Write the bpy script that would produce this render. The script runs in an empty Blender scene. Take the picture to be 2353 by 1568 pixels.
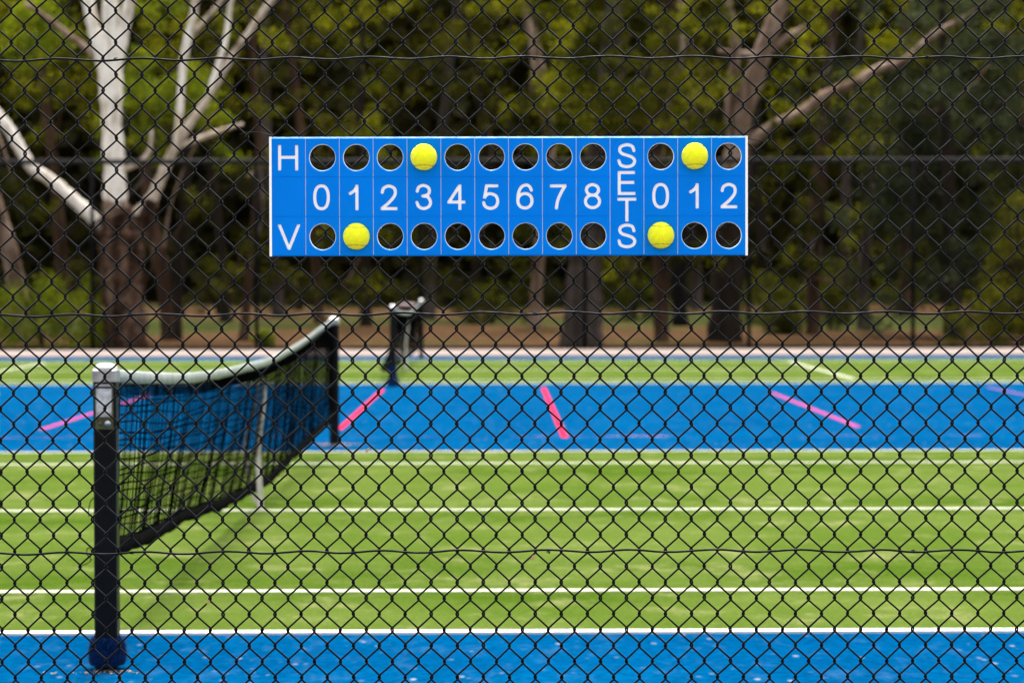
import bpy, bmesh, math, random
import numpy as np
from mathutils import Vector, Matrix

random.seed(7)
rng = np.random.default_rng(11)
S = bpy.context.scene
COL = S.collection

# ------------------------------------------------------------------ camera
FPX = 5975.0            # focal length in pixels of a 2353 px wide picture
CH = 1.35               # lens height in metres
cam_d = bpy.data.cameras.new('camera')
cam = bpy.data.objects.new('camera', cam_d)
COL.objects.link(cam)
cam_d.sensor_width = 36.0
cam_d.lens = FPX / 2353.0 * 36.0
cam_d.clip_start = 0.1
cam_d.clip_end = 3000.0
cam_d.dof.use_dof = True
cam_d.dof.focus_distance = 6.6
cam_d.dof.aperture_fstop = 5.3
cam.matrix_world = (Matrix.Translation((0, 0, CH)) @
                    Matrix.Rotation(math.radians(90 - 1.275), 4, 'X') @
                    Matrix.Rotation(math.radians(-0.12), 4, 'Z'))
S.camera = cam

# ------------------------------------------------------------------ sky, sun, exposure
SUN_EL = math.radians(72)
SUN_AZ = Vector((0.07, 0.99)).normalized()       # horizontal direction towards the sun
w = bpy.data.worlds.new('World'); S.world = w; w.use_nodes = True
wn = w.node_tree.nodes; wl = w.node_tree.links
for n in list(wn): wn.remove(n)
sky = wn.new('ShaderNodeTexSky'); sky.sky_type = 'NISHITA'; sky.sun_disc = False
sky.sun_elevation = SUN_EL
sky.sun_rotation = math.atan2(SUN_AZ.x, SUN_AZ.y)
sky.air_density = 1.0; sky.dust_density = 6.0; sky.ozone_density = 0.0
bg = wn.new('ShaderNodeBackground'); bg.inputs['Strength'].default_value = 0.15
wo = wn.new('ShaderNodeOutputWorld')
hs = wn.new('ShaderNodeHueSaturation'); hs.inputs['Saturation'].default_value = 0.30   # thin white overcast
wl.new(sky.outputs[0], hs.inputs['Color']); wl.new(hs.outputs[0], bg.inputs[0]); wl.new(bg.outputs[0], wo.inputs[0])
sd = bpy.data.lights.new('sun', 'SUN'); sun = bpy.data.objects.new('sun', sd); COL.objects.link(sun)
sd.energy = 1.5; sd.angle = math.radians(10); sd.color = (1.0, 0.95, 0.88)
sdir = Vector((SUN_AZ.x * math.cos(SUN_EL), SUN_AZ.y * math.cos(SUN_EL), math.sin(SUN_EL)))
sun.rotation_euler = sdir.to_track_quat('Z', 'Y').to_euler()
sun.location = (0, 20, 30)
S.view_settings.view_transform = 'Standard'
S.view_settings.look = 'None'
S.view_settings.gamma = 1.0
S.view_settings.use_curve_mapping = False
S.view_settings.exposure = 1.75
S.cycles.use_denoising = True
S.cycles.max_bounces = 8
S.cycles.transparent_max_bounces = 16

# ------------------------------------------------------------------ helpers
def P(px, py, D):
    """point seen at pixel (px,py) of the 2353x1568 picture, D metres in front of the lens"""
    a = 0.0021
    x = px - (py - 784) * a; y = py + (px - 1176.5) * a
    return Vector(((x - 1176.5) / FPX * D, D, CH + (651.0 - y) / FPX * D))

def tag(o, label=None, cat=None, group=None, kind=None):
    if label: o['label'] = label
    if cat: o['category'] = cat
    if group: o['group'] = group
    if kind: o['kind'] = kind
    return o

def empty(name, loc=(0, 0, 0), label=None, cat=None, group=None):
    o = bpy.data.objects.new(name, None); COL.objects.link(o); o.location = loc
    o.empty_display_size = 0.1
    return tag(o, label, cat, group)

def link(name, me, mat=None, parent=None, loc=None):
    o = bpy.data.objects.new(name, me); COL.objects.link(o)
    if mat is not None and len(me.materials) == 0: me.materials.append(mat)
    if parent is not None: o.parent = parent
    if loc is not None: o.location = loc
    return o

class MB:
    def __init__(s): s.v = []; s.f = []; s.m = []
    def add(s, vs, fs, m=0):
        b = len(s.v); s.v += [tuple(v) for v in vs]
        s.f += [tuple(i + b for i in f) for f in fs]; s.m += [m] * len(fs)
    def box(s, lo, hi, m=0):
        x0, y0, z0 = lo; x1, y1, z1 = hi
        s.add([(x0,y0,z0),(x1,y0,z0),(x1,y1,z0),(x0,y1,z0),(x0,y0,z1),(x1,y0,z1),(x1,y1,z1),(x0,y1,z1)],
              [(0,3,2,1),(4,5,6,7),(0,1,5,4),(1,2,6,5),(2,3,7,6),(3,0,4,7)], m)
    def tube(s, pts, rad, n=6, m=0, caps=True, jit=0.0):
        pts = [Vector(p) for p in pts]; k = len(pts)
        if not hasattr(rad, '__len__'): rad = [rad] * k
        up = None; vs = []
        for i, p in enumerate(pts):
            d = (pts[min(i+1, k-1)] - pts[max(i-1, 0)])
            if d.length < 1e-9: d = Vector((0, 0, 1))
            d.normalize()
            if up is None:
                up = d.cross(Vector((0.13, 1, 0.07)))
                if up.length < 0.1: up = d.cross(Vector((1, 0, 0)))
                up.normalize()
            up = (up - d * up.dot(d)).normalized()
            si = d.cross(up)
            for j in range(n):
                a = 2 * math.pi * j / n
                r = rad[i] * (1 + (random.uniform(-jit, jit) if jit else 0))
                vs.append(p + up * (math.cos(a) * r) + si * (math.sin(a) * r))
        fs = []
        for i in range(k - 1):
            for j in range(n):
                fs.append((i*n + j, i*n + (j+1) % n, (i+1)*n + (j+1) % n, (i+1)*n + j))
        if caps:
            fs.append(tuple(reversed(range(n)))); fs.append(tuple((k-1)*n + j for j in range(n)))
        s.add(vs, fs, m)
    def lathe(s, prof, n=24, m=0, c=(0, 0, 0)):
        vs = []; fs = []; k = len(prof)
        for r, z in prof:
            for j in range(n):
                a = 2 * math.pi * j / n
                vs.append((c[0] + r * math.cos(a), c[1] + r * math.sin(a), c[2] + z))
        for i in range(k - 1):
            for j in range(n):
                fs.append((i*n + j, i*n + (j+1) % n, (i+1)*n + (j+1) % n, (i+1)*n + j))
        s.add(vs, fs, m)
    def mesh(s, name, mats, smooth=False):
        me = bpy.data.meshes.new(name)
        me.from_pydata(s.v, [], s.f)
        for mt in (mats if isinstance(mats, (list, tuple)) else [mats]): me.materials.append(mt)
        if any(s.m): me.polygons.foreach_set('material_index', s.m)
        if smooth: me.polygons.foreach_set('use_smooth', [True] * len(me.polygons))
        me.update()
        return me
    def build(s, name, mats, parent=None, smooth=False, loc=None):
        return link(name, s.mesh(name, mats, smooth), None, parent, loc)

def catmull(pts, n=8, closed=False):
    pts = [np.array(p, float) for p in pts]; out = []
    k = len(pts)
    rngk = range(k) if closed else range(k - 1)
    for i in rngk:
        if closed: p0, p1, p2, p3 = pts[(i-1) % k], pts[i], pts[(i+1) % k], pts[(i+2) % k]
        else:
            p1, p2 = pts[i], pts[i+1]
            p0 = pts[i-1] if i > 0 else 2*p1 - p2
            p3 = pts[i+2] if i + 2 < k else 2*p2 - p1
        for t in np.arange(n) / n:
            out.append(0.5*((2*p1) + (-p0+p2)*t + (2*p0-5*p1+4*p2-p3)*t*t + (-p0+3*p1-3*p2+p3)*t**3))
    if not closed: out.append(pts[-1])
    return out

def rot_z_obj(o, a): o.rotation_euler = (0, 0, a)

# ------------------------------------------------------------------ materials
def mat(name):
    m = bpy.data.materials.new(name); m.use_nodes = True
    nt = m.node_tree; b = nt.nodes['Principled BSDF']
    return m, nt.nodes, nt.links, b

def simple(name, col, rough=0.6, metal=0.0, noise=0.0, scale=20.0, bump=0.0, spec=0.5, bscale=None):
    m, N, L, b = mat(name)
    b.inputs['Roughness'].default_value = rough; b.inputs['Metallic'].default_value = metal
    b.inputs['Specular IOR Level'].default_value = spec
    b.inputs['Base Color'].default_value = (*col, 1)
    if noise or bump:
        tc = N.new('ShaderNodeTexCoord')
        nz = N.new('ShaderNodeTexNoise'); nz.inputs['Scale'].default_value = scale; nz.inputs['Detail'].default_value = 6
        L.new(tc.outputs['Object'], nz.inputs['Vector'])
        if noise:
            r = N.new('ShaderNodeValToRGB')
            r.color_ramp.elements[0].position = 0.3; r.color_ramp.elements[1].position = 0.7
            r.color_ramp.elements[0].color = (*[c * (1 - noise) for c in col], 1)
            r.color_ramp.elements[1].color = (*[min(1, c * (1 + noise)) for c in col], 1)
            L.new(nz.outputs['Fac'], r.inputs[0]); L.new(r.outputs[0], b.inputs['Base Color'])
        if bump:
            n2 = N.new('ShaderNodeTexNoise'); n2.inputs['Scale'].default_value = bscale or scale * 4
            n2.inputs['Detail'].default_value = 4
            L.new(tc.outputs['Object'], n2.inputs['Vector'])
            bp = N.new('ShaderNodeBump'); bp.inputs['Strength'].default_value = bump; bp.inputs['Distance'].default_value = 0.01
            L.new(n2.outputs['Fac'], bp.inputs['Height']); L.new(bp.outputs[0], b.inputs['Normal'])
    return m

def ramp(N, stops, interp='LINEAR'):
    r = N.new('ShaderNodeValToRGB'); cr = r.color_ramp; cr.interpolation = interp
    while len(cr.elements) > 1: cr.elements.remove(cr.elements[-1])
    cr.elements[0].position = stops[0][0]; cr.elements[0].color = (*stops[0][1], 1)
    for p, c in stops[1:]:
        e = cr.elements.new(p); e.color = (*c, 1)
    return r

def noise(N, L, vec, scale, detail=5, rough=0.55):
    n = N.new('ShaderNodeTexNoise'); n.inputs['Scale'].default_value = scale
    n.inputs['Detail'].default_value = detail; n.inputs['Roughness'].default_value = rough
    L.new(vec, n.inputs['Vector']); return n

def mixc(N, L, fac, a, b, mode='MIX'):
    m = N.new('ShaderNodeMix'); m.data_type = 'RGBA'; m.blend_type = mode
    for s, v in ((m.inputs[0], fac), (m.inputs[6], a), (m.inputs[7], b)):
        if hasattr(v, 'is_output') or hasattr(v, 'links'): L.new(v, s)
        elif isinstance(v, (int, float)): s.default_value = v
        else: s.default_value = (*v, 1)
    return m.outputs[2]

def mapping(N, L, vec, scale):
    mp = N.new('ShaderNodeMapping'); mp.inputs['Scale'].default_value = scale
    L.new(vec, mp.inputs['Vector']); return mp.outputs[0]

def blue_court():
    m, N, L, b = mat('blue_acrylic_turf')
    tc = N.new('ShaderNodeTexCoord').outputs['Object']
    n1 = noise(N, L, tc, 0.9, 6)
    n2 = noise(N, L, mapping(N, L, tc, (0.5, 2.4, 1)), 0.8, 4)
    r = ramp(N, [(0.3, (0.0001, 0.034, 0.100)), (0.7, (0.0001, 0.052, 0.138))])
    L.new(n1.outputs['Fac'], r.inputs[0])
    c = mixc(N, L, 0.35, r.outputs[0], mixc(N, L, n2.outputs['Fac'], (0.0001, 0.030, 0.095), (0.0002, 0.060, 0.150)))
    n4 = noise(N, L, tc, 28, 6, 0.7)
    r4 = ramp(N, [(0.35, (0.68, 0.68, 0.68)), (0.65, (1.2, 1.2, 1.2))]); L.new(n4.outputs['Fac'], r4.inputs[0])
    c = mixc(N, L, 1.0, c, r4.outputs[0], 'MULTIPLY')
    # sand and bleached leaf flecks, gathered in drifts
    v = N.new('ShaderNodeTexVoronoi'); v.inputs['Scale'].default_value = 15; L.new(mapping(N, L, tc, (1.0, 0.45, 1.0)), v.inputs['Vector'])
    r2 = ramp(N, [(0.08, (1, 1, 1)), (0.22, (0, 0, 0))]); L.new(v.outputs['Distance'], r2.inputs[0])
    n3 = noise(N, L, tc, 2.6, 4)
    r3 = ramp(N, [(0.50, (0, 0, 0)), (0.66, (0.75, 0.75, 0.75))]); L.new(n3.outputs['Fac'], r3.inputs[0])
    f = mixc(N, L, 1.0, r2.outputs[0], r3.outputs[0], 'MULTIPLY')
    n5 = noise(N, L, mapping(N, L, tc, (1.0, 0.4, 1.0)), 8, 6, 0.7)
    r5 = ramp(N, [(0.54, (0, 0, 0)), (0.70, (0.32, 0.32, 0.32))]); L.new(n5.outputs['Fac'], r5.inputs[0])
    c = mixc(N, L, r5.outputs[0], c, (0.035, 0.085, 0.17))
    c = mixc(N, L, f, c, (0.20, 0.215, 0.25))
    L.new(c, b.inputs['Base Color'])
    b.inputs['Roughness'].default_value = 0.9; b.inputs['Specular IOR Level'].default_value = 0.0
    bp = N.new('ShaderNodeBump'); bp.inputs['Strength'].default_value = 0.35; bp.inputs['Distance'].default_value = 0.004
    L.new(noise(N, L, tc, 140, 3).outputs['Fac'], bp.inputs['Height']); L.new(bp.outputs[0], b.inputs['Normal'])
    return m

def green_turf():
    m, N, L, b = mat('green_synthetic_turf')
    tc = N.new('ShaderNodeTexCoord').outputs['Object']
    sx = N.new('ShaderNodeSeparateXYZ'); L.new(tc, sx.inputs[0])
    # rolls of turf laid along the court, pile brushed to and fro
    wv = N.new('ShaderNodeMath'); wv.operation = 'MULTIPLY'; wv.inputs[1].default_value = 2 * math.pi / 3.66
    L.new(sx.outputs['Y'], wv.inputs[0])
    sn = N.new('ShaderNodeMath'); sn.operation = 'SINE'; L.new(wv.outputs[0], sn.inputs[0])
    rr = ramp(N, [(0.42, (0, 0, 0)), (0.58, (1, 1, 1))])
    mr = N.new('ShaderNodeMapRange'); mr.inputs['From Min'].default_value = -1; L.new(sn.outputs[0], mr.inputs[0]); L.new(mr.outputs[0], rr.inputs[0])
    c = mixc(N, L, rr.outputs[0], (0.035, 0.065, 0.006), (0.047, 0.078, 0.010))
    n1 = noise(N, L, mapping(N, L, tc, (0.8, 0.9, 1)), 0.9, 7, 0.65)
    r1 = ramp(N, [(0.40, (0, 0, 0)), (0.66, (0.9, 0.9, 0.9))]); L.new(n1.outputs['Fac'], r1.inputs[0])
    c = mixc(N, L, r1.outputs[0], c, (0.075, 0.104, 0.022))
    n2 = noise(N, L, mapping(N, L, tc, (1.0, 0.8, 1)), 2.2, 8, 0.72)
    r2 = ramp(N, [(0.53, (0, 0, 0)), (0.70, (0.85, 0.85, 0.85))]); L.new(n2.outputs['Fac'], r2.inputs[0])
    c = mixc(N, L, r2.outputs[0], c, (0.145, 0.152, 0.062))
    n4 = noise(N, L, tc, 90, 3)
    r4 = ramp(N, [(0.3, (0.72, 0.72, 0.72)), (0.7, (1.22, 1.22, 1.22))]); L.new(n4.outputs['Fac'], r4.inputs[0])
    c = mixc(N, L, 1.0, c, r4.outputs[0], 'MULTIPLY')
    L.new(c, b.inputs['Base Color'])
    b.inputs['Roughness'].default_value = 0.95; b.inputs['Specular IOR Level'].default_value = 0.0
    bp = N.new('ShaderNodeBump'); bp.inputs['Strength'].default_value = 0.5; bp.inputs['Distance'].default_value = 0.006
    L.new(noise(N, L, tc, 160, 3).outputs['Fac'], bp.inputs['Height']); L.new(bp.outputs[0], b.inputs['Normal'])
    return m

def line_paint(name, col, sand=(0.55, 0.52, 0.38), lo=0.55, hi=0.8, worn=False):
    m, N, L, b = mat(name)
    tc = N.new('ShaderNodeTexCoord').outputs['Object']
    n = noise(N, L, tc, 6 if not worn else 1.6, 6, 0.7)
    r = ramp(N, [(lo, (0, 0, 0)), (hi, (0.8, 0.8, 0.8))]); L.new(n.outputs['Fac'], r.inputs[0])
    L.new(mixc(N, L, r.outputs[0], col, sand), b.inputs['Base Color'])
    b.inputs['Roughness'].default_value = 0.9; b.inputs['Specular IOR Level'].default_value = 0.0
    if worn:
        r2 = ramp(N, [(0.52, (0, 0, 0)), (0.72, (0.5, 0.5, 0.5))]); L.new(n.outputs['Fac'], r2.inputs[0])
        L.new(r2.outputs[0], b.inputs['Alpha'])
    return m

def ground_mat():
    m, N, L, b = mat('leaf_litter_and_grass')
    tc = N.new('ShaderNodeTexCoord').outputs['Object']
    n1 = noise(N, L, mapping(N, L, tc, (0.13, 0.26, 1)), 1.0, 6, 0.6)
    r1 = ramp(N, [(0.46, (0, 0, 0)), (0.56, (1, 1, 1))]); sy = N.new('ShaderNodeSeparateXYZ'); L.new(tc, sy.inputs[0])
    m1 = N.new('ShaderNodeMath'); m1.operation = 'MULTIPLY_ADD'; m1.inputs[1].default_value = 2 * math.pi / 28; m1.inputs[2].default_value = -69 * 2 * math.pi / 28
    L.new(sy.outputs['Y'], m1.inputs[0])
    m2 = N.new('ShaderNodeMath'); m2.operation = 'SINE'; L.new(m1.outputs[0], m2.inputs[0])
    m3 = N.new('ShaderNodeMath'); m3.operation = 'MULTIPLY_ADD'; m3.inputs[1].default_value = 0.13; L.new(m2.outputs[0], m3.inputs[0]); L.new(n1.outputs['Fac'], m3.inputs[2])
    L.new(m3.outputs[0], r1.inputs[0])
    n2 = noise(N, L, tc, 2.5, 7, 0.7)
    lit = ramp(N, [(0.3, (0.024, 0.014, 0.008)), (0.55, (0.068, 0.038, 0.019)), (0.75, (0.125, 0.077, 0.044))])
    L.new(n2.outputs['Fac'], lit.inputs[0])
    gr = ramp(N, [(0.3, (0.018, 0.022, 0.006)), (0.7, (0.050, 0.058, 0.018))]); L.new(n2.outputs['Fac'], gr.inputs[0])
    L.new(mixc(N, L, r1.outputs[0], lit.outputs[0], gr.outputs[0]), b.inputs['Base Color'])
    b.inputs['Roughness'].default_value = 0.95; b.inputs['Specular IOR Level'].default_value = 0.0
    bp = N.new('ShaderNodeBump'); bp.inputs['Strength'].default_value = 0.8; bp.inputs['Distance'].default_value = 0.05
    L.new(n2.outputs['Fac'], bp.inputs['Height']); L.new(bp.outputs[0], b.inputs['Normal'])
    return m

def bark(name, stops, scale=(6, 6, 1.2), bump=0.6, sc=1.0, rough=0.85):
    m, N, L, b = mat(name)
    tc = N.new('ShaderNodeTexCoord').outputs['Object']
    n = noise(N, L, mapping(N, L, tc, scale), sc, 7, 0.65)
    r = ramp(N, stops); L.new(n.outputs['Fac'], r.inputs[0]); L.new(r.outputs[0], b.inputs['Base Color'])
    b.inputs['Roughness'].default_value = rough; b.inputs['Specular IOR Level'].default_value = 0.03
    bp = N.new('ShaderNodeBump'); bp.inputs['Strength'].default_value = bump; bp.inputs['Distance'].default_value = 0.04
    L.new(n.outputs['Fac'], bp.inputs['Height']); L.new(bp.outputs[0], b.inputs['Normal'])
    return m

def leaf(name, dark, mid, lite, trans=0.35):
    m, N, L, b = mat(name)
    N.remove(b)
    out = [n for n in N if n.type == 'OUTPUT_MATERIAL'][0]
    g = N.new('ShaderNodeNewGeometry')
    at = N.new('ShaderNodeAttribute'); at.attribute_name = 'tone'
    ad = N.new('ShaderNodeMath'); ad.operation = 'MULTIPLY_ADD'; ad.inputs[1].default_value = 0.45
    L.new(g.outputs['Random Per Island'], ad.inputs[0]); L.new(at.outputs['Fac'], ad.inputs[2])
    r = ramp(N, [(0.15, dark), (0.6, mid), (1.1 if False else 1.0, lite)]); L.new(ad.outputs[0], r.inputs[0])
    d = N.new('ShaderNodeBsdfDiffuse'); t = N.new('ShaderNodeBsdfTranslucent')
    gl = N.new('ShaderNodeBsdfGlossy'); gl.inputs['Roughness'].default_value = 0.5
    L.new(r.outputs[0], d.inputs[0])
    tw = mixc(N, L, 1.0, r.outputs[0], (1.25, 1.35, 0.45), 'MULTIPLY'); L.new(tw, t.inputs[0])
    mx = N.new('ShaderNodeMixShader'); mx.inputs[0].default_value = trans
    L.new(d.outputs[0], mx.inputs[1]); L.new(t.outputs[0], mx.inputs[2])
    m2 = N.new('ShaderNodeMixShader'); m2.inputs[0].default_value = 0.006
    L.new(mx.outputs[0], m2.inputs[1]); L.new(gl.outputs[0], m2.inputs[2])
    L.new(m2.outputs[0], out.inputs['Surface'])
    return m

M = {}
M['wire'] = simple('black_vinyl_wire', (0.0016, 0.0015, 0.0017), 0.30, spec=0.09)
M['far_wire'] = simple('dull_far_wire', (0.004, 0.004, 0.004), 0.9, spec=0.0)
M['fence_steel'] = simple('black_powdercoat', (0.004, 0.004, 0.0045), 0.7, spec=0.04, noise=0.2, scale=8)
M['far_rail'] = simple('weathered_dark_rail', (0.016, 0.015, 0.014), 0.8, spec=0.1, noise=0.25, scale=4)
M['blue_face'] = simple('blue_board_skin', (0.0, 0.185, 0.74), 0.5, spec=0.04, noise=0.06, bump=0.05, scale=7, bscale=900)
M['blue_cut'] = simple('skylit_blue_edge', (0.004, 0.24, 0.80), 0.28, spec=0.6)  # machined edge, its blue lightened for the sky light it catches
M['white_core'] = simple('white_board_core', (0.92, 0.93, 0.92), 0.55, spec=0.3)
M['felt'] = None
M['post_black'] = simple('black_post_paint', (0.0035, 0.0035, 0.004), 0.4, spec=0.12, noise=0.3, scale=12)
M['chrome'] = simple('worn_aluminium', (0.42, 0.41, 0.40), 0.42, metal=0.85, noise=0.3, scale=40)
M['plate'] = simple('scuffed_alloy_plate', (0.58, 0.56, 0.53), 0.5, metal=0.35, noise=0.35, scale=55)
M['olive'] = simple('olive_tarnish', (0.09, 0.09, 0.03), 0.5, metal=0.3, noise=0.4, scale=30)
M['net'] = simple('black_net_cord', (0.0018, 0.0018, 0.002), 0.9, spec=0.0)
M['band'] = simple('headband_canvas', (0.29, 0.315, 0.295), 0.85, noise=0.22, scale=9, bump=0.2, spec=0.15)
M['skirt'] = simple('dark_net_hem', (0.008, 0.0078, 0.0078), 0.9, noise=0.3, scale=14, spec=0.0)
M['strap'] = simple('white_strap_webbing', (0.40, 0.37, 0.34), 0.85, noise=0.15, scale=25, spec=0.15)
M['collar'] = simple('navy_turf_pile', (0.0006, 0.016, 0.075), 0.9, noise=0.5, scale=60, spec=0.1)
M['blue'] = blue_court()
M['green'] = green_turf()
M['white_line'] = line_paint('white_court_line', (0.60, 0.60, 0.58), (0.30, 0.30, 0.20), 0.6, 0.85)
M['dull_line'] = line_paint('sanded_court_line', (0.38, 0.385, 0.30), (0.20, 0.21, 0.10), 0.48, 0.78)
M['pink_line'] = line_paint('faded_pink_line', (0.33, 0.045, 0.15), (0.24, 0.07, 0.22), 0.4, 0.9)
M['purple_line'] = line_paint('faded_purple_line', (0.16, 0.065, 0.21), (0.10, 0.07, 0.22), 0.4, 0.9)
M['red_line'] = line_paint('red_line_tape', (0.42, 0.012, 0.03), (0.40, 0.05, 0.15), 0.4, 0.9)
M['worn_line'] = line_paint('worn_red_line', (0.45, 0.20, 0.45), (0.55, 0.35, 0.5), 0.4, 0.9, worn=True)
M['cream_line'] = line_paint('cream_line', (0.75, 0.68, 0.55))
M['concrete'] = simple('pale_pink_concrete', (0.205, 0.17, 0.152), 0.9, noise=0.13, scale=1.3, bump=0.1, bscale=40, spec=0.0)
M['ground'] = ground_mat()
M['sand'] = simple('sandy_litter', (0.27, 0.18, 0.115), 0.95, noise=0.4, scale=30, bump=0.4)
M['gum_white'] = bark('smooth_white_gum_bark', [(0.36, (0.24, 0.17, 0.115)), (0.44, (0.48, 0.40, 0.31)), (0.52, (0.78, 0.72, 0.64)), (0.60, (0.72, 0.65, 0.56)), (0.68, (0.42, 0.31, 0.18))], (1.8, 1.8, 0.45), 0.15, 1.3, 0.7)
M['gum_pale'] = bark('pale_cream_bark', [(0.38, (0.13, 0.09, 0.06)), (0.46, (0.30, 0.235, 0.17)), (0.55, (0.50, 0.42, 0.34)), (0.66, (0.25, 0.17, 0.10))], (2.0, 2.0, 0.6), 0.2, 1.3)
M['gum_rough'] = bark('stringy_brown_bark', [(0.36, (0.008, 0.0045, 0.003)), (0.5, (0.052, 0.028, 0.018)), (0.64, (0.17, 0.105, 0.072))], (4, 4, 0.7), 1.0, 1.2)
M['bark_tan'] = bark('mottled_tan_bark', [(0.32, (0.05, 0.030, 0.02)), (0.48, (0.17, 0.112, 0.078)), (0.6, (0.30, 0.225, 0.175)), (0.72, (0.19, 0.095, 0.045))], (2.0, 2.0, 0.6), 0.35, 1.3)
M['bark_red'] = bark('reddish_bark', [(0.3, (0.016, 0.009, 0.006)), (0.55, (0.062, 0.035, 0.022)), (0.72, (0.13, 0.075, 0.048))], (3, 3, 0.6), 0.6)
M['bark_grey'] = bark('grey_brown_bark', [(0.3, (0.016, 0.012, 0.010)), (0.55, (0.058, 0.045, 0.038)), (0.72, (0.12, 0.094, 0.080))], (3, 3, 0.5), 0.7)
M['bark_dark'] = bark('dark_bark', [(0.3, (0.008, 0.006, 0.004)), (0.6, (0.025, 0.018, 0.013)), (0.8, (0.05, 0.037, 0.027))], (6, 6, 1), 0.6)
M['char'] = bark('charred_bark', [(0.3, (0.004, 0.004, 0.004)), (0.7, (0.015, 0.013, 0.012))], (6, 6, 1), 0.6)
M['leaf_gum'] = leaf('eucalypt_leaves', (0.011, 0.0115, 0.0012), (0.053, 0.056, 0.003), (0.21, 0.20, 0.009))
M['leaf_bright'] = leaf('young_bright_leaves', (0.026, 0.036, 0.003), (0.080, 0.105, 0.006), (0.19, 0.21, 0.010), 0.45)
M['leaf_grey'] = leaf('grey_green_leaves', (0.012, 0.015, 0.008), (0.036, 0.043, 0.022), (0.075, 0.088, 0.046), 0.25)
M['leaf_yellow'] = leaf('yellow_green_leaves', (0.030, 0.029, 0.002), (0.080, 0.078, 0.004), (0.16, 0.145, 0.009), 0.4)
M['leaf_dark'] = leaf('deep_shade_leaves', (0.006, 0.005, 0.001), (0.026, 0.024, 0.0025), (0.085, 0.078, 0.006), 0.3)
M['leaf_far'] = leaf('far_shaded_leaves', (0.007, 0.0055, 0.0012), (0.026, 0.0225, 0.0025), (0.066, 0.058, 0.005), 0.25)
M['dry_leaf'] = simple('dry_leaf', (0.48, 0.30, 0.14), 0.8, noise=0.3, scale=60)
M['bin_body'] = simple('dark_bin_plastic', (0.02, 0.022, 0.022), 0.5)
M['bin_lid'] = simple('maroon_bin_lid', (0.055, 0.006, 0.014), 0.5)

# felt for the balls
m, N, L, b = mat('optic_yellow_felt')
tc = N.new('ShaderNodeTexCoord').outputs['Object']
nf = noise(N, L, tc, 110, 5, 0.7)
r = ramp(N, [(0.3, (0.74, 0.82, 0.010)), (0.7, (0.93, 0.97, 0.03))]); L.new(nf.outputs['Fac'], r.inputs[0])
L.new(r.outputs[0], b.inputs['Base Color']); b.inputs['Roughness'].default_value = 0.95
b.inputs['Specular IOR Level'].default_value = 0.1
b.inputs['Sheen Weight'].default_value = 0.35; b.inputs['Sheen Roughness'].default_value = 0.4
bp = N.new('ShaderNodeBump'); bp.inputs['Strength'].default_value = 0.6; bp.inputs['Distance'].default_value = 0.0012
L.new(noise(N, L, tc, 420, 3).outputs['Fac'], bp.inputs['Height']); L.new(bp.outputs[0], b.inputs['Normal'])
M['felt'] = m
M['seam'] = simple('shaded_seam_rubber', (0.26, 0.25, 0.10), 0.8)  # seam colour darkened to stand in for shade inside the groove

# ================================================================== SETTING
# one sheet to the horizon, level under the courts and climbing gently into the wood
def gz(y):
    t = max(0.0, y - 55.0)
    return min(0.0125 * t, 0.9) * (1 if t > 0 else 0)
g = MB()
xs = np.concatenate([np.linspace(-900, -60, 8), np.linspace(-50, 50, 41), np.linspace(60, 900, 8)])
ys = np.concatenate([np.linspace(-900, -20, 8), np.linspace(-10, 50, 7), np.linspace(53, 140, 40), np.linspace(160, 1200, 8)])
for y in ys:
    for x in xs:
        bumpz = 0.0
        if y > 56: bumpz = 0.12 * math.sin(x * 0.23 + y * 0.11) * math.sin(y * 0.19 + 1.3) * min(1, (y - 56) / 12)
        g.v.append((x, y, -0.055 + gz(y) + bumpz))
nx = len(xs)
for j in range(len(ys) - 1):
    for i in range(nx - 1):
        g.f.append((j*nx + i, j*nx + i + 1, (j+1)*nx + i + 1, (j+1)*nx + i)); g.m.append(0)
tag(g.build('ground', M['ground'], smooth=True), 'brown leaf litter and patchy grass under the trees', None, None, 'structure')

# court frame: u along the court (right), w = depth from the lens, turned a third of a degree
N0 = Vector((-1.433, 9.17)); EX = Vector((1.0, 0.0055)); EY = Vector((-0.0055, 1.0))
CROT = math.atan2(0.0055, 1.0)
def C(u, wd, z=0.0):
    p = N0 + EX * u + EY * (wd - 9.17); return Vector((p.x, p.y, z))
def sheet(name, u0, u1, w0, w1, z, m, parent=None, label=None, kind='structure', bulge=0.0):
    mb = MB(); mb.box((u0, w0 - 9.17, -0.04), (u1, w1 - 9.17, z - LZ))
    me = mb.mesh(name, m)
    o = bpy.data.objects.new(name, me); COL.objects.link(o)
    if parent is None:
        o.location = (N0.x, N0.y, 0); rot_z_obj(o, CROT)
        tag(o, label, None, None, kind)
    else: o.parent = parent
    return o
LZ = 0.0155
W1, W2 = 10.08, 20.97       # near court sidelines
V1, V2 = 35.2, 46.2         # second court sidelines
surround = sheet('blue_court_surround', -18.5, 18.5, 6.45, 48.25, 0.006, M['blue'], None, 'blue synthetic surround between and around the two green courts')
court = sheet('green_tennis_court', -11.9, 11.9, W1, W2, 0.011, M['green'], None, 'green synthetic tennis court with white lines inside the scoreboard fence')
court2 = sheet('green_tennis_court', -11.9, 11.9, V1, V2, 0.011, M['green'], None, 'green tennis court beyond the blue strip, before the concrete path')
path = sheet('concrete_strip', -18.5, 18.5, 48.25, 52.9, 0.035, M['concrete'], None, 'pale pink concrete path along the foot of the far fence')
bounce_apron = sheet('concrete_strip', -18.5, 18.5, 1.0, 6.45, 0.02, M['concrete'], None, 'unseen pale concrete added outside the scoreboard fence to bounce light onto the board')  # unseen pale ground, added as bounce fill for the board's front

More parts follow.
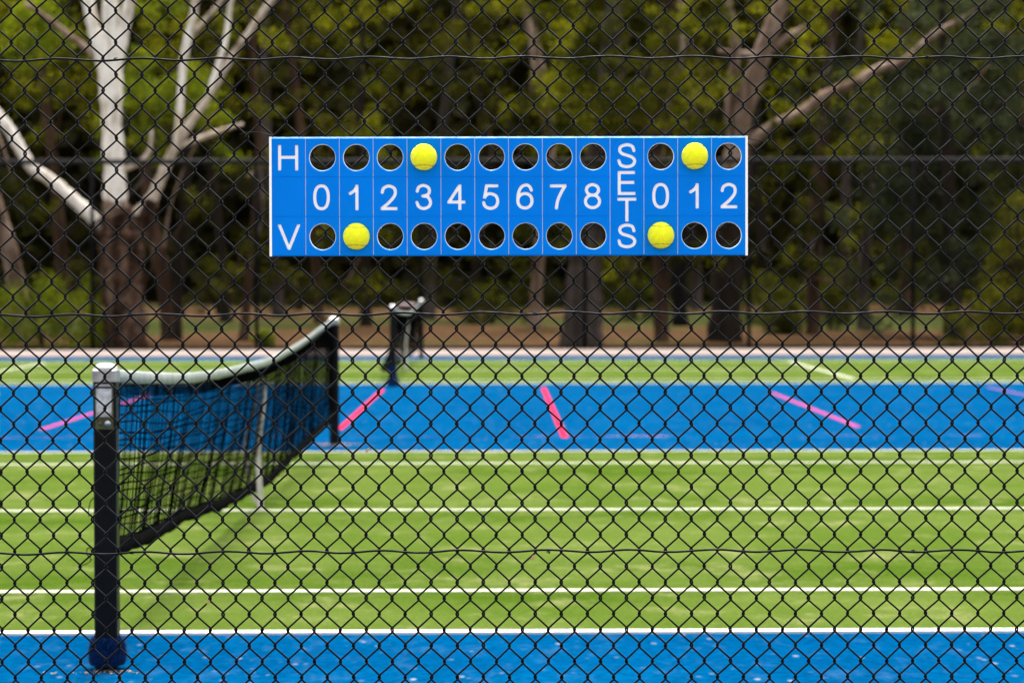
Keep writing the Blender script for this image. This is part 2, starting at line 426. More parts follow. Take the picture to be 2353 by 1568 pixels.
def court_line(par, u0, u1, w0, w1, m=None, z=LZ):
    return sheet('court_line', u0, u1, w0, w1, z, m or M['white_line'], par)
LW = 0.085
for par, a, bb in ((court, W1, W2), (court2, V1, V2)):
    for q, wd in enumerate((a + LW / 2 - 0.02, a + 1.355, bb - 1.40, bb - LW / 2 + 0.03)):
        court_line(par, -11.885, 11.885, wd - LW / 2, wd + LW / (2 if q else 3.4), M['white_line'] if q == 0 else M['dull_line'])
    mid = (a + bb) / 2
    court_line(par, -6.4, 6.4, mid - 0.04, mid + 0.04, M['dull_line'], LZ + 0.001)
    for su in (-6.4, 6.4):
        court_line(par, su - 0.04, su + 0.04, a + 1.45, bb - 1.45, M['dull_line'], LZ + 0.002)
    for su in (-11.84, 11.84):
        court_line(par, su - 0.045, su + 0.045, a + 0.09, bb - 0.09, z=LZ + 0.003)
# red lines of a small game marked on the blue strip
def uw(px, py):
    D = FPX * CH / (py + (px - 1176.5) * 0.0021 - 651.0)
    p = P(px, py, D); return (p.x - N0.x) + 0.0055 * (D - 9.17), D - 0.0055 * (p.x - N0.x)
for (xa, ya, xb, yb, mt) in ((880, 893, 778, 985, 'red_line'), (1247, 889, 1300, 1003, 'red_line'),
                             (1775, 900, 1970, 979, 'pink_line'), (2232, 888, 2640, 955, 'purple_line'),
                             (340, 905, 100, 985, 'pink_line'), (-300, 960, 20, 903, 'cream_line')):
    u1_, w1_ = uw(xa, ya); u2_, w2_ = uw(xb, yb)
    if ya > yb: u1_, w1_, u2_, w2_ = u2_, w2_, u1_, w1_
    uc = (u1_ + u2_) / 2
    court_line(surround, uc - 0.030, uc + 0.030, w2_, w1_, M[mt], 0.0105)
court_line(surround, -4.6, 12, 22.98, 23.12, M['worn_line'], 0.0102)
court_line(surround, -6.5, -2.9, 22.55, 22.72, M['worn_line'], 0.0108)

# ================================================================== CHAIN-LINK FENCE IN FRONT
FY = 6.612
PXM = 6.6 / FPX
WD = 60.05 * PXM            # diamond width
HH = 36.55 * PXM            # half a diamond's height
k0 = P(88.5, 26.9, 6.612)   # one measured knuckle
def wire_mesh(parity, zlo, zhi, seed=0):
    rr = random.Random(seed)
    R = 0.00245; e = 0.0023; f = 0.0025
    mb = MB(); pts = []
    j0 = math.ceil((zlo - k0.z) / HH); j1 = math.floor((zhi - k0.z) / HH)
    for j in range(j0, j1 + 1):
        z = k0.z + j * HH + rr.uniform(-0.0007, 0.0007)
        right = (j + parity) % 2 == 0
        xe = ((WD / 2 + e) if right else -e) + rr.uniform(-0.0005, 0.0005)
        s = 1 if right else -1
        # coming up: towards right = front (-y), towards left = back (+y)
        yin = -f if right else f; yout = -yin
        if j > j0:
            pts.append((xe - s * 0.0034, yin, z - 0.0062))
            pts.append((xe - s * 0.0017, yin * 0.97, z - 0.0045))
            pts.append((xe - s * 0.0004, yin * 0.7, z - 0.0024))
        pts.append((xe, 0, z))
        if j < j1:
            pts.append((xe - s * 0.0004, yout * 0.7, z + 0.0024))
            pts.append((xe - s * 0.0017, yout * 0.97, z + 0.0045))
            pts.append((xe - s * 0.0034, yout, z + 0.0062))
    mb.tube(pts, R, 8)
    return mb.mesh('wire', M['wire'], smooth=True)
fence = empty('chain_link_fence', (0, FY, 0), 'black vinyl chain-link fence with three wavy line wires, carrying the blue scoreboard', 'fence')
wm = [[wire_mesh(q, 0.05, 3.62, 10 * q + v) for v in range(5)] for q in (0, 1)]
# wire k spans x_k .. x_k + WD/2 ; knuckle of k0 (row 0) is a right end for parity 0
for k in range(-70, 150):
    x = k0.x - WD / 2 + k * WD / 2
    if x < -3.4 or x > 3.4: continue
    o = link('wire', wm[k % 2][random.randrange(5)], None, fence)
    o.location = (x + random.uniform(-0.0004, 0.0004), random.uniform(-0.0002, 0.0002), random.uniform(-0.0009, 0.0009))
    o.rotation_euler = (random.uniform(-0.0004, 0.0004), random.uniform(-0.0004, 0.0004), 0)
for zc in (0.09, 0.668, 1.273, 1.920, 2.53, 3.10):
    pts = []; ph = random.uniform(0, 6); x = -3.4; ph2 = random.uniform(0, 6)
    while x <= 3.4:
        ph += 0.02 / 0.207 * 2 * math.pi * random.uniform(0.7, 1.3)
        pts.append((x, -0.0068, zc + 0.0030 * math.sin(ph) + 0.002 * math.sin(x * 1.9 + ph2)))
        x += 0.02
    mb = MB(); mb.tube(pts, 0.0028, 8); mb.build('line_wire', M['wire'], fence, smooth=True)
    # twisted tie clips
    for tx in ([-0.986, 0.066, 1.02] if 0.6 < zc < 2 else [-1.9, 0.4, 1.9]):
        tx += random.uniform(-0.02, 0.02); tx = k0.x + round((tx - k0.x) / (WD / 2)) * WD / 2
        tp = [(tx + 0.0045 * math.cos(a), -0.0055 + 0.0052 * math.sin(a), zc + 0.0006 * a - 0.004) for a in np.linspace(0, 12.5, 22)]
        mb = MB(); mb.tube(tp, 0.0012, 5); mb.build('tie_clip', M['wire'], fence, smooth=True)
for x in (-1.75, 1.62):
    mb = MB(); mb.lathe([(0.0, 0.0), (0.0301, 0.0), (0.0301, 3.66), (0.022, 3.68), (0.0, 3.69)], 20)
    mb.build('post', M['fence_steel'], fence, smooth=True, loc=(x, 0.045, 0))
mb = MB(); mb.tube([(-3.4, 0.03, 3.62), (3.4, 0.03, 3.62)], 0.021, 14); mb.build('top_rail', M['fence_steel'], fence, smooth=True)

# small dry leaves caught in the mesh
for px, py, sc, lab in ((1229, 1274, 1.0, 'tiny orange dry leaf caught under the lowest line wire'),
                        (848, 1029, 0.9, 'tiny amber dry leaf hanging in the mesh beside the far net post'),
                        (480, 1379, 0.8, 'tiny pinkish dry leaf scrap in the mesh right of the near net post')):
    p = P(px, py, FY - 0.006)
    mb = MB()
    prof = [(0, 0), (0.0035, 0.004), (0.0042, 0.009), (0.0022, 0.014), (0, 0.017)]
    vs = [(0, 0, 0)]
    vs = [(-w_, -0.0008, -h_) for w_, h_ in prof] + [(w_, 0.0006, -h_) for w_, h_ in prof]
    mb.add(vs, [(i, i+1, i+6, i+5) for i in range(4)])
    vs2 = [(x_, y_ + 0.0006, z_) for x_, y_, z_ in vs]
    mb.add(vs2, [(i+5, i+6, i+1, i) for i in range(4)])
    o = mb.build('dry_leaf', M['dry_leaf'], None, loc=p)
    o.scale = (sc, sc, sc); o.rotation_euler = (0.3, 0.5, 0.4)
    tag(o, lab, 'leaf', 'dry leaves caught in the fence')

# ================================================================== SCOREBOARD
SM = 6.59 / FPX / 1.2593          # metres per source pixel on the board's face
bc = P(1168.6, 450.6, 6.59)
board = empty('scoreboard', bc, 'blue plastic tennis scoreboard with engraved white numbers and round ball holes, wired to fence', 'scoreboard')
SX0, SX1, SYT, SYB = 779.5, 2163.5, 395.3, 739.7
CXs, CYs = (SX0 + SX1) / 2, (SYT + SYB) / 2
def U(x): return (x - CXs) * SM
def Vv(y): return (CYs - y) * SM
TH = 0.0022          # engraving depth / skin thickness
colx = [787.0 + 97.8 * i for i in range(15)]
rowy = [SYT + 5.0, 511.2, 625.6, SYB - 3.2]

# ---- glyphs, cut with a round-nosed router: contours of a distance field
def sp(p, n=10): return catmull(p, n)
def ell(cx, cy, rx, ry, e=2.0, n=40):
    out = []
    for t in np.linspace(0, 2 * math.pi, n + 1):
        c, s_ = math.cos(t), math.sin(t)
        out.append((cx + rx * math.copysign(abs(c) ** (2 / e), c), cy + ry * math.copysign(abs(s_) ** (2 / e), s_)))
    return out
GL = {
 'H': [[(0,0),(0,1)], [(1,0),(1,1)], [(0,.525),(1,.525)]],
 'V': [[(-.03,1.10),(.5,-.02),(1.03,1.10)]],
 'E': [[(0,0),(0,1)], [(0,1),(.97,1)], [(0,.525),(.92,.525)], [(0,0),(1,0)]],
 'T': [[(0,1),(1,1)], [(.5,1),(.5,0)]],
 '0': [ell(.5,.5,.5,.5,2.35)],
 '1': [[(1,0),(1,1)], sp([(1,.99),(.72,.84),(.36,.745),(0,.68)])],
 '2': [sp([(.02,.72),(.12,.90),(.48,1),(.87,.91),(.97,.71),(.84,.50),(.46,.24),(.10,.06),(0.02,.01)]), [(.02,0),(1,0)]],
 '3': [sp([(.03,.75),(.14,.92),(.47,1),(.82,.92),(.92,.76),(.80,.60),(.44,.54)]),
       sp([(.44,.54),(.80,.50),(1,.28),(.86,.08),(.48,0),(.14,.09),(0,.27)])],
 '4': [[(.73,0),(.73,1)], [(.70,1),(.35,.645),(0,.29)], [(0,.285),(1,.285)]],
 '5': [[(.93,1),(.22,1)], [(.22,1),(.07,.50)], sp([(.07,.50),(.26,.62),(.52,.65),(.88,.55),(1,.32),(.87,.09),(.48,0),(.12,.09),(0,.26)])],
 '6': [ell(.5,.315,.5,.315,2.1), sp([(.96,.77),(.82,.94),(.55,1),(.22,.89),(.04,.62),(0,.34)])],
 '7': [[(0,1),(1,1)], sp([(1,.99),(.72,.70),(.46,.34),(.36,0)])],
 '8': [ell(.5,.77,.43,.23), ell(.5,.275,.5,.275)],
 'S': [sp([(.95,.73),(.84,.93),(.5,1),(.14,.92),(.05,.75),(.20,.60),(.5,.525),(.84,.43),(1,.26),(.86,.07),(.5,0),(.12,.08),(0,.28)])],
}
def contours(ch, x0, x1, y0, y1, r):
    """outlines (in board metres) of glyph ch filling the source-pixel box"""
    ux0, ux1 = U(x0) + r, U(x1) - r
    if ux1 - ux0 < 1e-4: ux1 = ux0 + 1e-4
    vb, vt = Vv(y1) + r, Vv(y0) - r
    h = 0.00042
    gx = np.arange(ux0 - r - 3*h, ux1 + r + 3*h, h); gy = np.arange(vb - r - 3*h, vt + r + 3*h, h)
    X, Y = np.meshgrid(gx, gy)
    D = np.full(X.shape, 1.0)
    flat = 0.55 * r
    for st in GL[ch]:
        st = [(ux0 + (ux1-ux0)*a, vb + (vt-vb)*b_) for a, b_ in st]
        straight = len(st) == 2
        for (ax, ay), (bx, by) in zip(st[:-1], st[1:]):
            dx, dy = bx - ax, by - ay; l = math.hypot(dx, dy)
            if l < 1e-7: continue
            tx, ty = dx / l, dy / l
            if straight:      # bar with lightly rounded corners
                pa = (X - (ax+bx)/2) * tx + (Y - (ay+by)/2) * ty
                pb = -(X - (ax+bx)/2) * ty + (Y - (ay+by)/2) * tx
                rc = 0.35 * r
                qa = np.abs(pa) - (l/2 + r - rc); qb = np.abs(pb) - (r - rc)
                d = np.hypot(np.maximum(qa, 0), np.maximum(qb, 0)) + np.minimum(np.maximum(qa, qb), 0) - rc
            else:
                t = np.clip((X - ax) * tx + (Y - ay) * ty, 0, l)
                d = np.hypot(X - ax - t*tx, Y - ay - t*ty) - r
            D = np.minimum(D, d)
    D = np.maximum(D, np.maximum(np.abs(X - (ux0+ux1)/2) - (ux1-ux0)/2 - r, np.abs(Y - (vb+vt)/2) - (vt-vb)/2 - r))
    # marching squares
    sgn = D < 0
    ny_, nx_ = D.shape
    segs = {}
    def vert(i, j, i2, j2):
        a, b_ = D[j, i], D[j2, i2]; t = a / (a - b_)
        return (gx[i] + (gx[i2]-gx[i])*t, gy[j] + (gy[j2]-gy[j])*t)
    pos = {}
    cells = np.argwhere((sgn[:-1,:-1] != sgn[1:,:-1]) | (sgn[:-1,:-1] != sgn[:-1,1:]) | (sgn[:-1,:-1] != sgn[1:,1:]) | (sgn[1:,:-1] != sgn[:-1,1:]))
    nxt = {}
    for j, i in cells:
        c = [sgn[j,i], sgn[j,i+1], sgn[j+1,i+1], sgn[j+1,i]]
        cr = [(i,j), (i+1,j), (i+1,j+1), (i,j+1)]
        ents = []; exts = []
        for e_ in range(4):
            a, b_ = c[e_], c[(e_+1) % 4]
            if a != b_:
                p, q = cr[e_], cr[(e_+1) % 4]
                key = (min(p, q), max(p, q))
                if key not in pos: pos[key] = vert(*p, *q)
                (exts if a else ents).append((e_, key))
        for e_, kx in exts:
            best = min(ents, key=lambda en: (en[0] - e_) % 4)
            nxt[kx] = best[1]
    loops = []; seen = set()
    for s_ in list(nxt):
        if s_ in seen: continue
        lp = []; q = s_
        while q not in seen and q in nxt:
            seen.add(q); lp.append(pos[q]); q = nxt[q]
        if len(lp) > 8: loops.append(lp)
    # thin out nearly straight runs
    res = []
    for lp in loops:
        pts = np.array(lp); keep = [0]
        n = len(pts); i = 0
        while i < n - 1:
            j = i + 1
            while j + 1 < n and j - i < 40:
                a, b_ = pts[i], pts[j+1]; d = b_ - a; l = np.hypot(*d)
                seg = pts[i+1:j+1] - a
                dev = np.abs(seg[:,0]*d[1] - seg[:,1]*d[0]) / max(l, 1e-9)
                if dev.max() > 0.00007: break
                j += 1
            keep.append(j); i = j
        res.append([tuple(pts[q]) for q in keep if q < n])
    return res

def plate_mesh(name, loops, thick, m):
    """flat plate (x right, z up, facing -y, front at y=0) with the inner loops cut out"""
    cu = bpy.data.curves.new(name, 'CURVE'); cu.dimensions = '2D'; cu.fill_mode = 'BOTH'; cu.extrude = thick / 2
    for lp in loops:
        s_ = cu.splines.new('POLY'); s_.points.add(len(lp) - 1); s_.use_cyclic_u = True
        for q, (x, y) in zip(s_.points, lp): q.co = (x, y, 0, 1)
    ob = bpy.data.objects.new('tmp', cu); COL.objects.link(ob)
    dg = bpy.context.evaluated_depsgraph_get()
    me = bpy.data.meshes.new_from_object(ob.evaluated_get(dg))
    bpy.data.objects.remove(ob); bpy.data.curves.remove(cu)
    me.transform(Matrix(((1,0,0,0),(0,0,-1,thick/2),(0,1,0,0),(0,0,0,1))))
    me.name = name; me.materials.clear(); me.materials.append(m)
    return me
def circ(cx, cy, r, n=48): return [(cx + r*math.cos(2*math.pi*i/n), cy + r*math.sin(2*math.pi*i/n)) for i in range(n)]
def rect(x0, x1, y0, y1): return [(x0,y0),(x1,y0),(x1,y1),(x0,y1)]

def z1(a, b_, c, d): return (740 + a/3.096, 740 + b_/3.096, 360 + c/3.096, 360 + d/3.096)
def z2(a, b_, c, d): return (1450 + a/3.096, 1450 + b_/3.096, 360 + c/3.096, 360 + d/3.096)
cells = {(0,0): [('H', z1(202,384,182,410))], (0,2): [('V', z1(198,399,890,1118))],
  (1,1): [('0', z1(515,666,532,766))], (2,1): [('1', z1(833,922,536,766))], (3,1): [('2', z1(1117,1270,535,766))],
  (4,1): [('3', z1(1429,1581,530,766))], (5,1): [('4', z1(1717,1879,536,766))], (6,1): [('5', z1(2027,2182,535,766))],
  (7,1): [('6', z2(135,291,528,763))], (8,1): [('7', z2(437,586,537,763))], (9,1): [('8', z2(740,896,526,761))],
  (11,1): [('0', z2(1352,1504,526,758))], (12,1): [('1', z2(1681,1770,530,757))], (13,1): [('2', z2(1962,2114,526,756))],
  (10,0): [('S', z2(1040,1211,171,396)), ('E', z2(1043,1204,419,635)), ('T', z2(1040,1211,657,872)), ('S', z2(1040,1211,888,1111))]}
RS = 0.00415
gv, gh = 0.0009, 0.0007      # half widths of the grooves
HR = 0.0352
holes = {}
rim_b = MB(); rim_b.lathe([(HR, 0), (0.0332, 0.0020)], 48)
rim_w = MB(); rim_w.lathe([(0.0332, 0.0020), (0.0327, 0.0025), (0.0327, 0.0115)], 48)
def face(mbx):  # lathe axis z -> +y (into the board)
    mbx.v = [(x, z, -y) for x, y, z in mbx.v]
face(rim_b); face(rim_w)
rim_bm = rim_b.mesh('hole_chamfer', M['blue_cut'], True); rim_wm = rim_w.mesh('hole_rim', M['white_core'], True)
for c in range(14):
    for r_ in range(3):
        if c == 10 and r_ > 0: continue
        x0, x1 = U(colx[c]), U(colx[c+1])
        yt = Vv(rowy[0]) if c == 10 else Vv(rowy[r_])
        yb = Vv(rowy[3]) if c == 10 else Vv(rowy[r_+1])
        xl = x0 + (gv if c > 0 else 0); xr = x1 - (gv if c < 13 else 0)
        yt2 = yt - (gh if (r_ > 0) else 0); yb2 = yb + (gh if (c != 10 and r_ < 2) else 0)
        loops = [rect(xl, xr, yb2, yt2)]
        hole = None
        if (c, r_) in cells:
            for ch, bxx in cells[(c, r_)]: loops += contours(ch, *bxx, RS)
        elif c not in (0, 10) and r_ != 1:
            hole = ((x0 + x1) / 2, Vv(454.3 - (c - 6) * 0.15) if r_ == 0 else Vv(682.6 - (c - 6) * 0.15))
            holes[(c, r_)] = hole; loops.append(circ(*hole, HR))
        t = link('tile', plate_mesh('tile', loops, TH, M['blue_face']), None, board)
        if hole:
            for nm, me in (('hole_chamfer', rim_bm), ('hole_rim', rim_wm)):
                o = link(nm, me, None, t); o.location = (hole[0], 0.00004, hole[1])
# white core behind the skin
core_loops = [rect(U(SX0) + 0.0062, U(SX1) - 0.0062, Vv(SYB) + 0.003, Vv(SYT) - 0.0042)]
core_loops += [circ(hx, hy, 0.0329) for hx, hy in holes.values()]
o = link('core', plate_mesh('core', core_loops, 0.0098, M['white_core']), None, board); o.location = (0, TH + 0.00002, 0)
# shallow horizontal grooves stay blue
for yy in (rowy[1], rowy[2]):
    for ca, cb in ((0, 10), (11, 14)):
        mb = MB(); mb.box((U(colx[ca]) + 0.0002, 0.0009, Vv(yy) - gh), (U(colx[cb]) - gv, TH - 0.0001, Vv(yy) + gh))
        mb.build('groove', M['blue_face'], board)
# bevelled edges: blue along top and bottom, bare white core at both ends
xa, xb = U(787.0), U(colx[14])
def prism(name, prof, x0, x1, m):
    mb = MB(); n = len(prof)
    mb.add([(x0, y, z) for y, z in prof] + [(x1, y, z) for y, z in prof],
           [tuple(range(n)), tuple(reversed(range(n, 2*n)))] + [(i, i+n, (i+1) % n + n, (i+1) % n) for i in range(n)])
    return mb.build(name, m, board)
zt, zb = Vv(rowy[0]), Vv(rowy[3])
prism('top_bevel', [(0.0, zt + 0.0001), (0.0042, zt + 0.0043), (0.012, zt + 0.0043), (0.012, zt + 0.0001)], xa, xb, M['blue_cut'])
prism('bottom_bevel', [(0.0, zb - 0.0001), (0.012, zb - 0.0001), (0.012, zb - 0.0028), (0.0028, zb - 0.0028)], xa, xb, M['blue_face'])
for s_ in (-1, 1):
    xo = U(SX0) if s_ < 0 else U(SX1); xi = xa - 0.0001 if s_ < 0 else xb + 0.0001
    mb = MB()
    prof = [(xi, 0.0), (xo - (0.0008 if s_ > 0 else -0.0008), 0.0016), (xo, 0.003), (xo, 0.012), (xi, 0.012)]
    z0_, z1_ = Vv(SYB) - 0.0004, Vv(SYT) + 0.0002
    n = 5
    mb.add([(x, y, z0_) for x, y in prof] + [(x, y, z1_) for x, y in prof],
           [tuple(range(n)), tuple(reversed(range(n, 2*n)))] + [(i, i+n, (i+1) % n + n, (i+1) % n) for i in range(n)])
    mb.build('end_bevel', M['white_core'], board)
# loose ends of the tie wires at the upper corners
def tie(pts):
    pp = [P(x, y, 6.6) - bc for x, y in pts]
    q = catmull([tuple(v) for v in pp], 6); n = len(q)
    mb = MB(); mb.tube(q, [0.0013 - 0.0007 * i / (n-1) for i in range(n)], 6)
    mb.build('tie_wire', M['wire'], board, smooth=True)
tie([(629, 313), (619, 310), (604, 306), (585, 304), (568, 305), (551, 309)])
tie([(1708, 314), (1721, 319), (1735, 322), (1754, 326), (1764, 330), (1772, 334)])

# ------------------------------------------------------------------ balls wedged in the holes
def ball_meshes():
    R = 0.0335
    a, b_ = 0.845, 0.155; c = 2 * math.sqrt(a * b_)
    T = np.linspace(0, 2 * math.pi, 241)[:-1]
    cv = np.stack([a*np.cos(T) + b_*np.cos(3*T), a*np.sin(T) - b_*np.sin(3*T), c*np.sin(2*T)], 1)
    cv /= np.linalg.norm(cv, axis=1)[:, None]
    # +z of the curve faces the lens, its (1,1) diagonal is up
    up = np.array([1, 1, 0]) / math.sqrt(2); ri = np.array([1, -1, 0]) / math.sqrt(2)
    cv = np.stack([cv @ ri, -cv[:, 2], cv @ up], 1)
    bm = bmesh.new(); bmesh.ops.create_icosphere(bm, subdivisions=5, radius=1.0)
    vs = np.array([v.co[:] for v in bm.verts])
    dmin = np.min(np.linalg.norm(vs[:, None, :] - cv[None, :, :], axis=2), axis=1)
    gro = 1 - 0.062 * np.exp(-(dmin / 0.055) ** 2)
    fz = 1 + rng.normal(0, 0.004, len(vs))
    for v, s_ in zip(bm.verts, gro * fz): v.co *= s_ * R
    me = bpy.data.meshes.new('felt'); bm.to_mesh(me); bm.free()
    me.polygons.foreach_set('use_smooth', [True] * len(me.polygons)); me.materials.append(M['felt'])
    mb = MB(); pts = [tuple(p * R * 0.946) for p in cv]; pts.append(pts[0])
    mb.tube(pts, 0.00085, 6, caps=False)
    return me, mb.mesh('seam', M['seam'], True)
felt_me, seam_me = ball_meshes()
for (c, r_), tw, lab in (((4, 0), 0.02, 'yellow tennis ball wedged in the H row hole above number 3'),
                         ((12, 0), -0.02, 'yellow tennis ball wedged in the H row hole above sets number 1'),
                         ((2, 2), 0.03, 'yellow tennis ball wedged in the V row hole below number 1'),
                         ((11, 2), 0.0, 'yellow tennis ball wedged in the V row hole below sets number 0')):
    hx, hy = holes[(c, r_)]
    o = empty('tennis_ball', bc + Vector((hx, -0.0062, hy + 0.0004)), lab, 'ball', 'tennis balls marking the score')
    o.rotation_euler = (random.uniform(-0.03, 0.05), tw, 0)
    link('felt', felt_me, None, o); link('seam', seam_me, None, o)

# ================================================================== NETS AND POSTS
def collar(parent, hgt=0.115, rad=0.062, flare=1.0):
    mb = MB(); n = 40; prof = [(0.046, hgt + 0.008), (0.056, hgt), (rad * 0.97, hgt * 0.78), (rad, hgt * 0.5), (rad * flare, hgt * 0.22), (rad * 0.93 * flare, 0.008), (0.05, 0.008)]
    mb.lathe(list(reversed(prof)), n)
    # pile: short blades all over
    for _ in range(2600):
        a = random.uniform(0, 2*math.pi); t = random.random() ** 0.8
        z = 0.01 + t * hgt
        i = min(len(prof) - 2, 1); rr = np.interp(z, [0.008, hgt*.22, hgt*.5, hgt*.78, hgt, hgt+.008], [rad*.93*flare, rad*flare, rad, rad*.97, .056, .046])
        d = Vector((math.cos(a), math.sin(a), random.uniform(-.5, .6))).normalized()
        p = Vector((math.cos(a) * rr, math.sin(a) * rr, z)); s_ = Vector((-math.sin(a), math.cos(a), 0)) * 0.0016
        tip = p + d * random.uniform(0.006, 0.014) + Vector((random.uniform(-.004,.004),)*2 + (random.uniform(-.004, .004),))
        mb.add([p - s_, p + s_, tip], [(0, 1, 2)])
    mb.build('turf_collar', M['collar'], parent)
def rbox(mb, lo, hi, bev, m=0):
    """box with chamfered vertical edges and top"""
    x0,y0,z0 = lo; x1,y1,z1 = hi
    def ring(i, z): return [(x0+i+bev,y0+i,z),(x1-i-bev,y0+i,z),(x1-i,y0+i+bev,z),(x1-i,y1-i-bev,z),(x1-i-bev,y1-i,z),(x0+i+bev,y1-i,z),(x0+i,y1-i-bev,z),(x0+i,y0+i+bev,z)]
    vs = ring(0, z0) + ring(0, z1 - bev) + ring(bev, z1)
    fs = [tuple(reversed(range(8))), tuple(range(16, 24))]
    for k in range(2):
        for i in range(8): fs.append((k*8+i, k*8+(i+1) % 8, (k+1)*8+(i+1) % 8, (k+1)*8+i))
    mb.add(vs, fs, m)
def net_post(u, wd, label, winder=True, turf=True, conical=False):
    o = empty('net_post', C(u, wd), label, 'post', 'net posts'); o.rotation_euler = (0, 0, CROT)
    h = 0.04
    mb = MB(); rbox(mb, (-h, -h, 0.0), (h, h, 1.015), 0.006); mb.build('post', M['post_black'], o)
    mb = MB()
    rbox(mb, (-0.0435, -0.0435, 1.008), (0.0435, 0.0435, 1.052), 0.004)
    dome = [(0.0001, 0.0215), (0.016, 0.0205), (0.030, 0.0165), (0.040, 0.008), (0.0432, 0.0)]
    n = 28; vs = []; fs = []
    for r, z in dome:
        for j in range(n):
            a = 2*math.pi*j/n; q = 1.0 / max(abs(math.cos(a)), abs(math.sin(a))) ** 0.55
            vs.append((r*math.cos(a)*q, r*math.sin(a)*q, 1.0525 + z))
    for i in range(len(dome) - 1):
        for j in range(n): fs.append(((i+1)*n + j, (i+1)*n + (j+1) % n, i*n + (j+1) % n, i*n + j))
    mb.add(vs, fs)
    mb.build('cap', M['chrome'], o)
    if winder:
        mb = MB()
        mb.box((-0.030, -0.052, 0.885), (0.030, -0.0405, 0.985))
        hs = mb.build('winder_plate', M['plate'], o)
        mb = MB()
        for x in (-0.031, 0.0275): mb.box((x, -0.055, 0.868), (x + 0.0035, -0.0405, 0.998))
        mb.build('frame', M['olive'], hs)
        mb = MB(); mb.box((-0.029, -0.057, 0.992), (0.029, -0.0405, 1.0)); mb.box((-0.027, -0.057, 0.888), (0.0265, -0.0525, 0.902)); mb.build('ledge', M['chrome'], hs)
        mb = MB(); mb.box((-0.031, -0.047, 0.842), (0.031, -0.0405, 0.8835)); mb.build('lower_plate', M['olive'], hs)
        mb = MB(); mb.lathe([(0.0, 0.02), (0.009, 0.018), (0.011, 0.012), (0.008, 0.0)], 16)
        mb.v = [(x, -0.047 - z, y) for x, y, z in mb.v]
        mb.build('ratchet_knob', M['chrome'], hs, smooth=True, loc=(0.014, 0, 0.862))
        mb = MB(); mb.tube([(-0.012, -0.048, 0.862), (-0.012, -0.06, 0.862)], 0.006, 12); mb.build('crank_socket', M['olive'], hs, smooth=True)
        # cord tails tied off on the outer side
        mb = MB(); mb.tube(catmull([(-0.041, -0.03, 0.60), (-0.052, -0.035, 0.585), (-0.058, -0.04, 0.55), (-0.055, -0.04, 0.535)], 5), 0.0018, 6)
        mb.build('cord_tail', M['net'], o, smooth=True); mb = MB()
        mb.tube(catmull([(-0.04, -0.03, 0.40), (-0.058, -0.035, 0.425), (-0.066, -0.04, 0.405), (-0.05, -0.04, 0.385), (-0.062, -0.04, 0.37), (-0.09, -0.044, 0.36)], 6), 0.0018, 6)
        mb.build('cord_tail', M['net'], o, smooth=True)
    if turf: collar(o, 0.100, 0.064) if not conical else collar(o, 0.26, 0.055, 1.55)
    return o
net_post(0, 9.17, 'near black net post with silver winder and navy turf collar beside the blue strip')
net_post(0, 21.97, 'black net post with silver cap and bare sandy foot beside the red line', False, False)
net_post(0, 34.3, 'black net post with navy turf cone at its foot on the far court', False, True, True)
net_post(0, 47.1, 'black net post with silver cap before the pale concrete path', False, False)

# sand and leaf crumbs around two post feet: separate flakes, uncountable
def crumbs(name, u, wd, su, sw, n, label, off=(0, 0)):
    mb = MB()
    for _ in range(n):
        x = random.gauss(off[0], su); y = random.gauss(off[1], sw); s_ = random.uniform(0.003, 0.009); a = random.uniform(0, 6.3)
        pts = [(x + s_*random.uniform(.6, 1.2)*math.cos(a + q*1.2566), y + s_*random.uniform(.6, 1.2)*math.sin(a + q*1.2566), -0.008 + random.uniform(0, .004)) for q in range(5)]
        mb.add(pts, [(0, 1, 2, 3, 4)])
    o = mb.build(name, M['sand'], None, loc=C(u, wd)); tag(o, label, 'litter', None, 'stuff')
crumbs('leaf_crumbs', 0, 9.17, 0.08, 0.03, 50, 'tan leaf crumbs gathered at the foot of the near net post', (0.01, -0.085))
crumbs('leaf_crumbs', 0, 21.97, 0.10, 0.09, 420, 'sandy litter ringed around the foot of the bare net post', (0, 0.0))
crumbs('leaf_crumbs', 0, 15.57, 0.05, 0.09, 150, 'sandy litter where the centre strap meets the court', (0.0, -0.02))

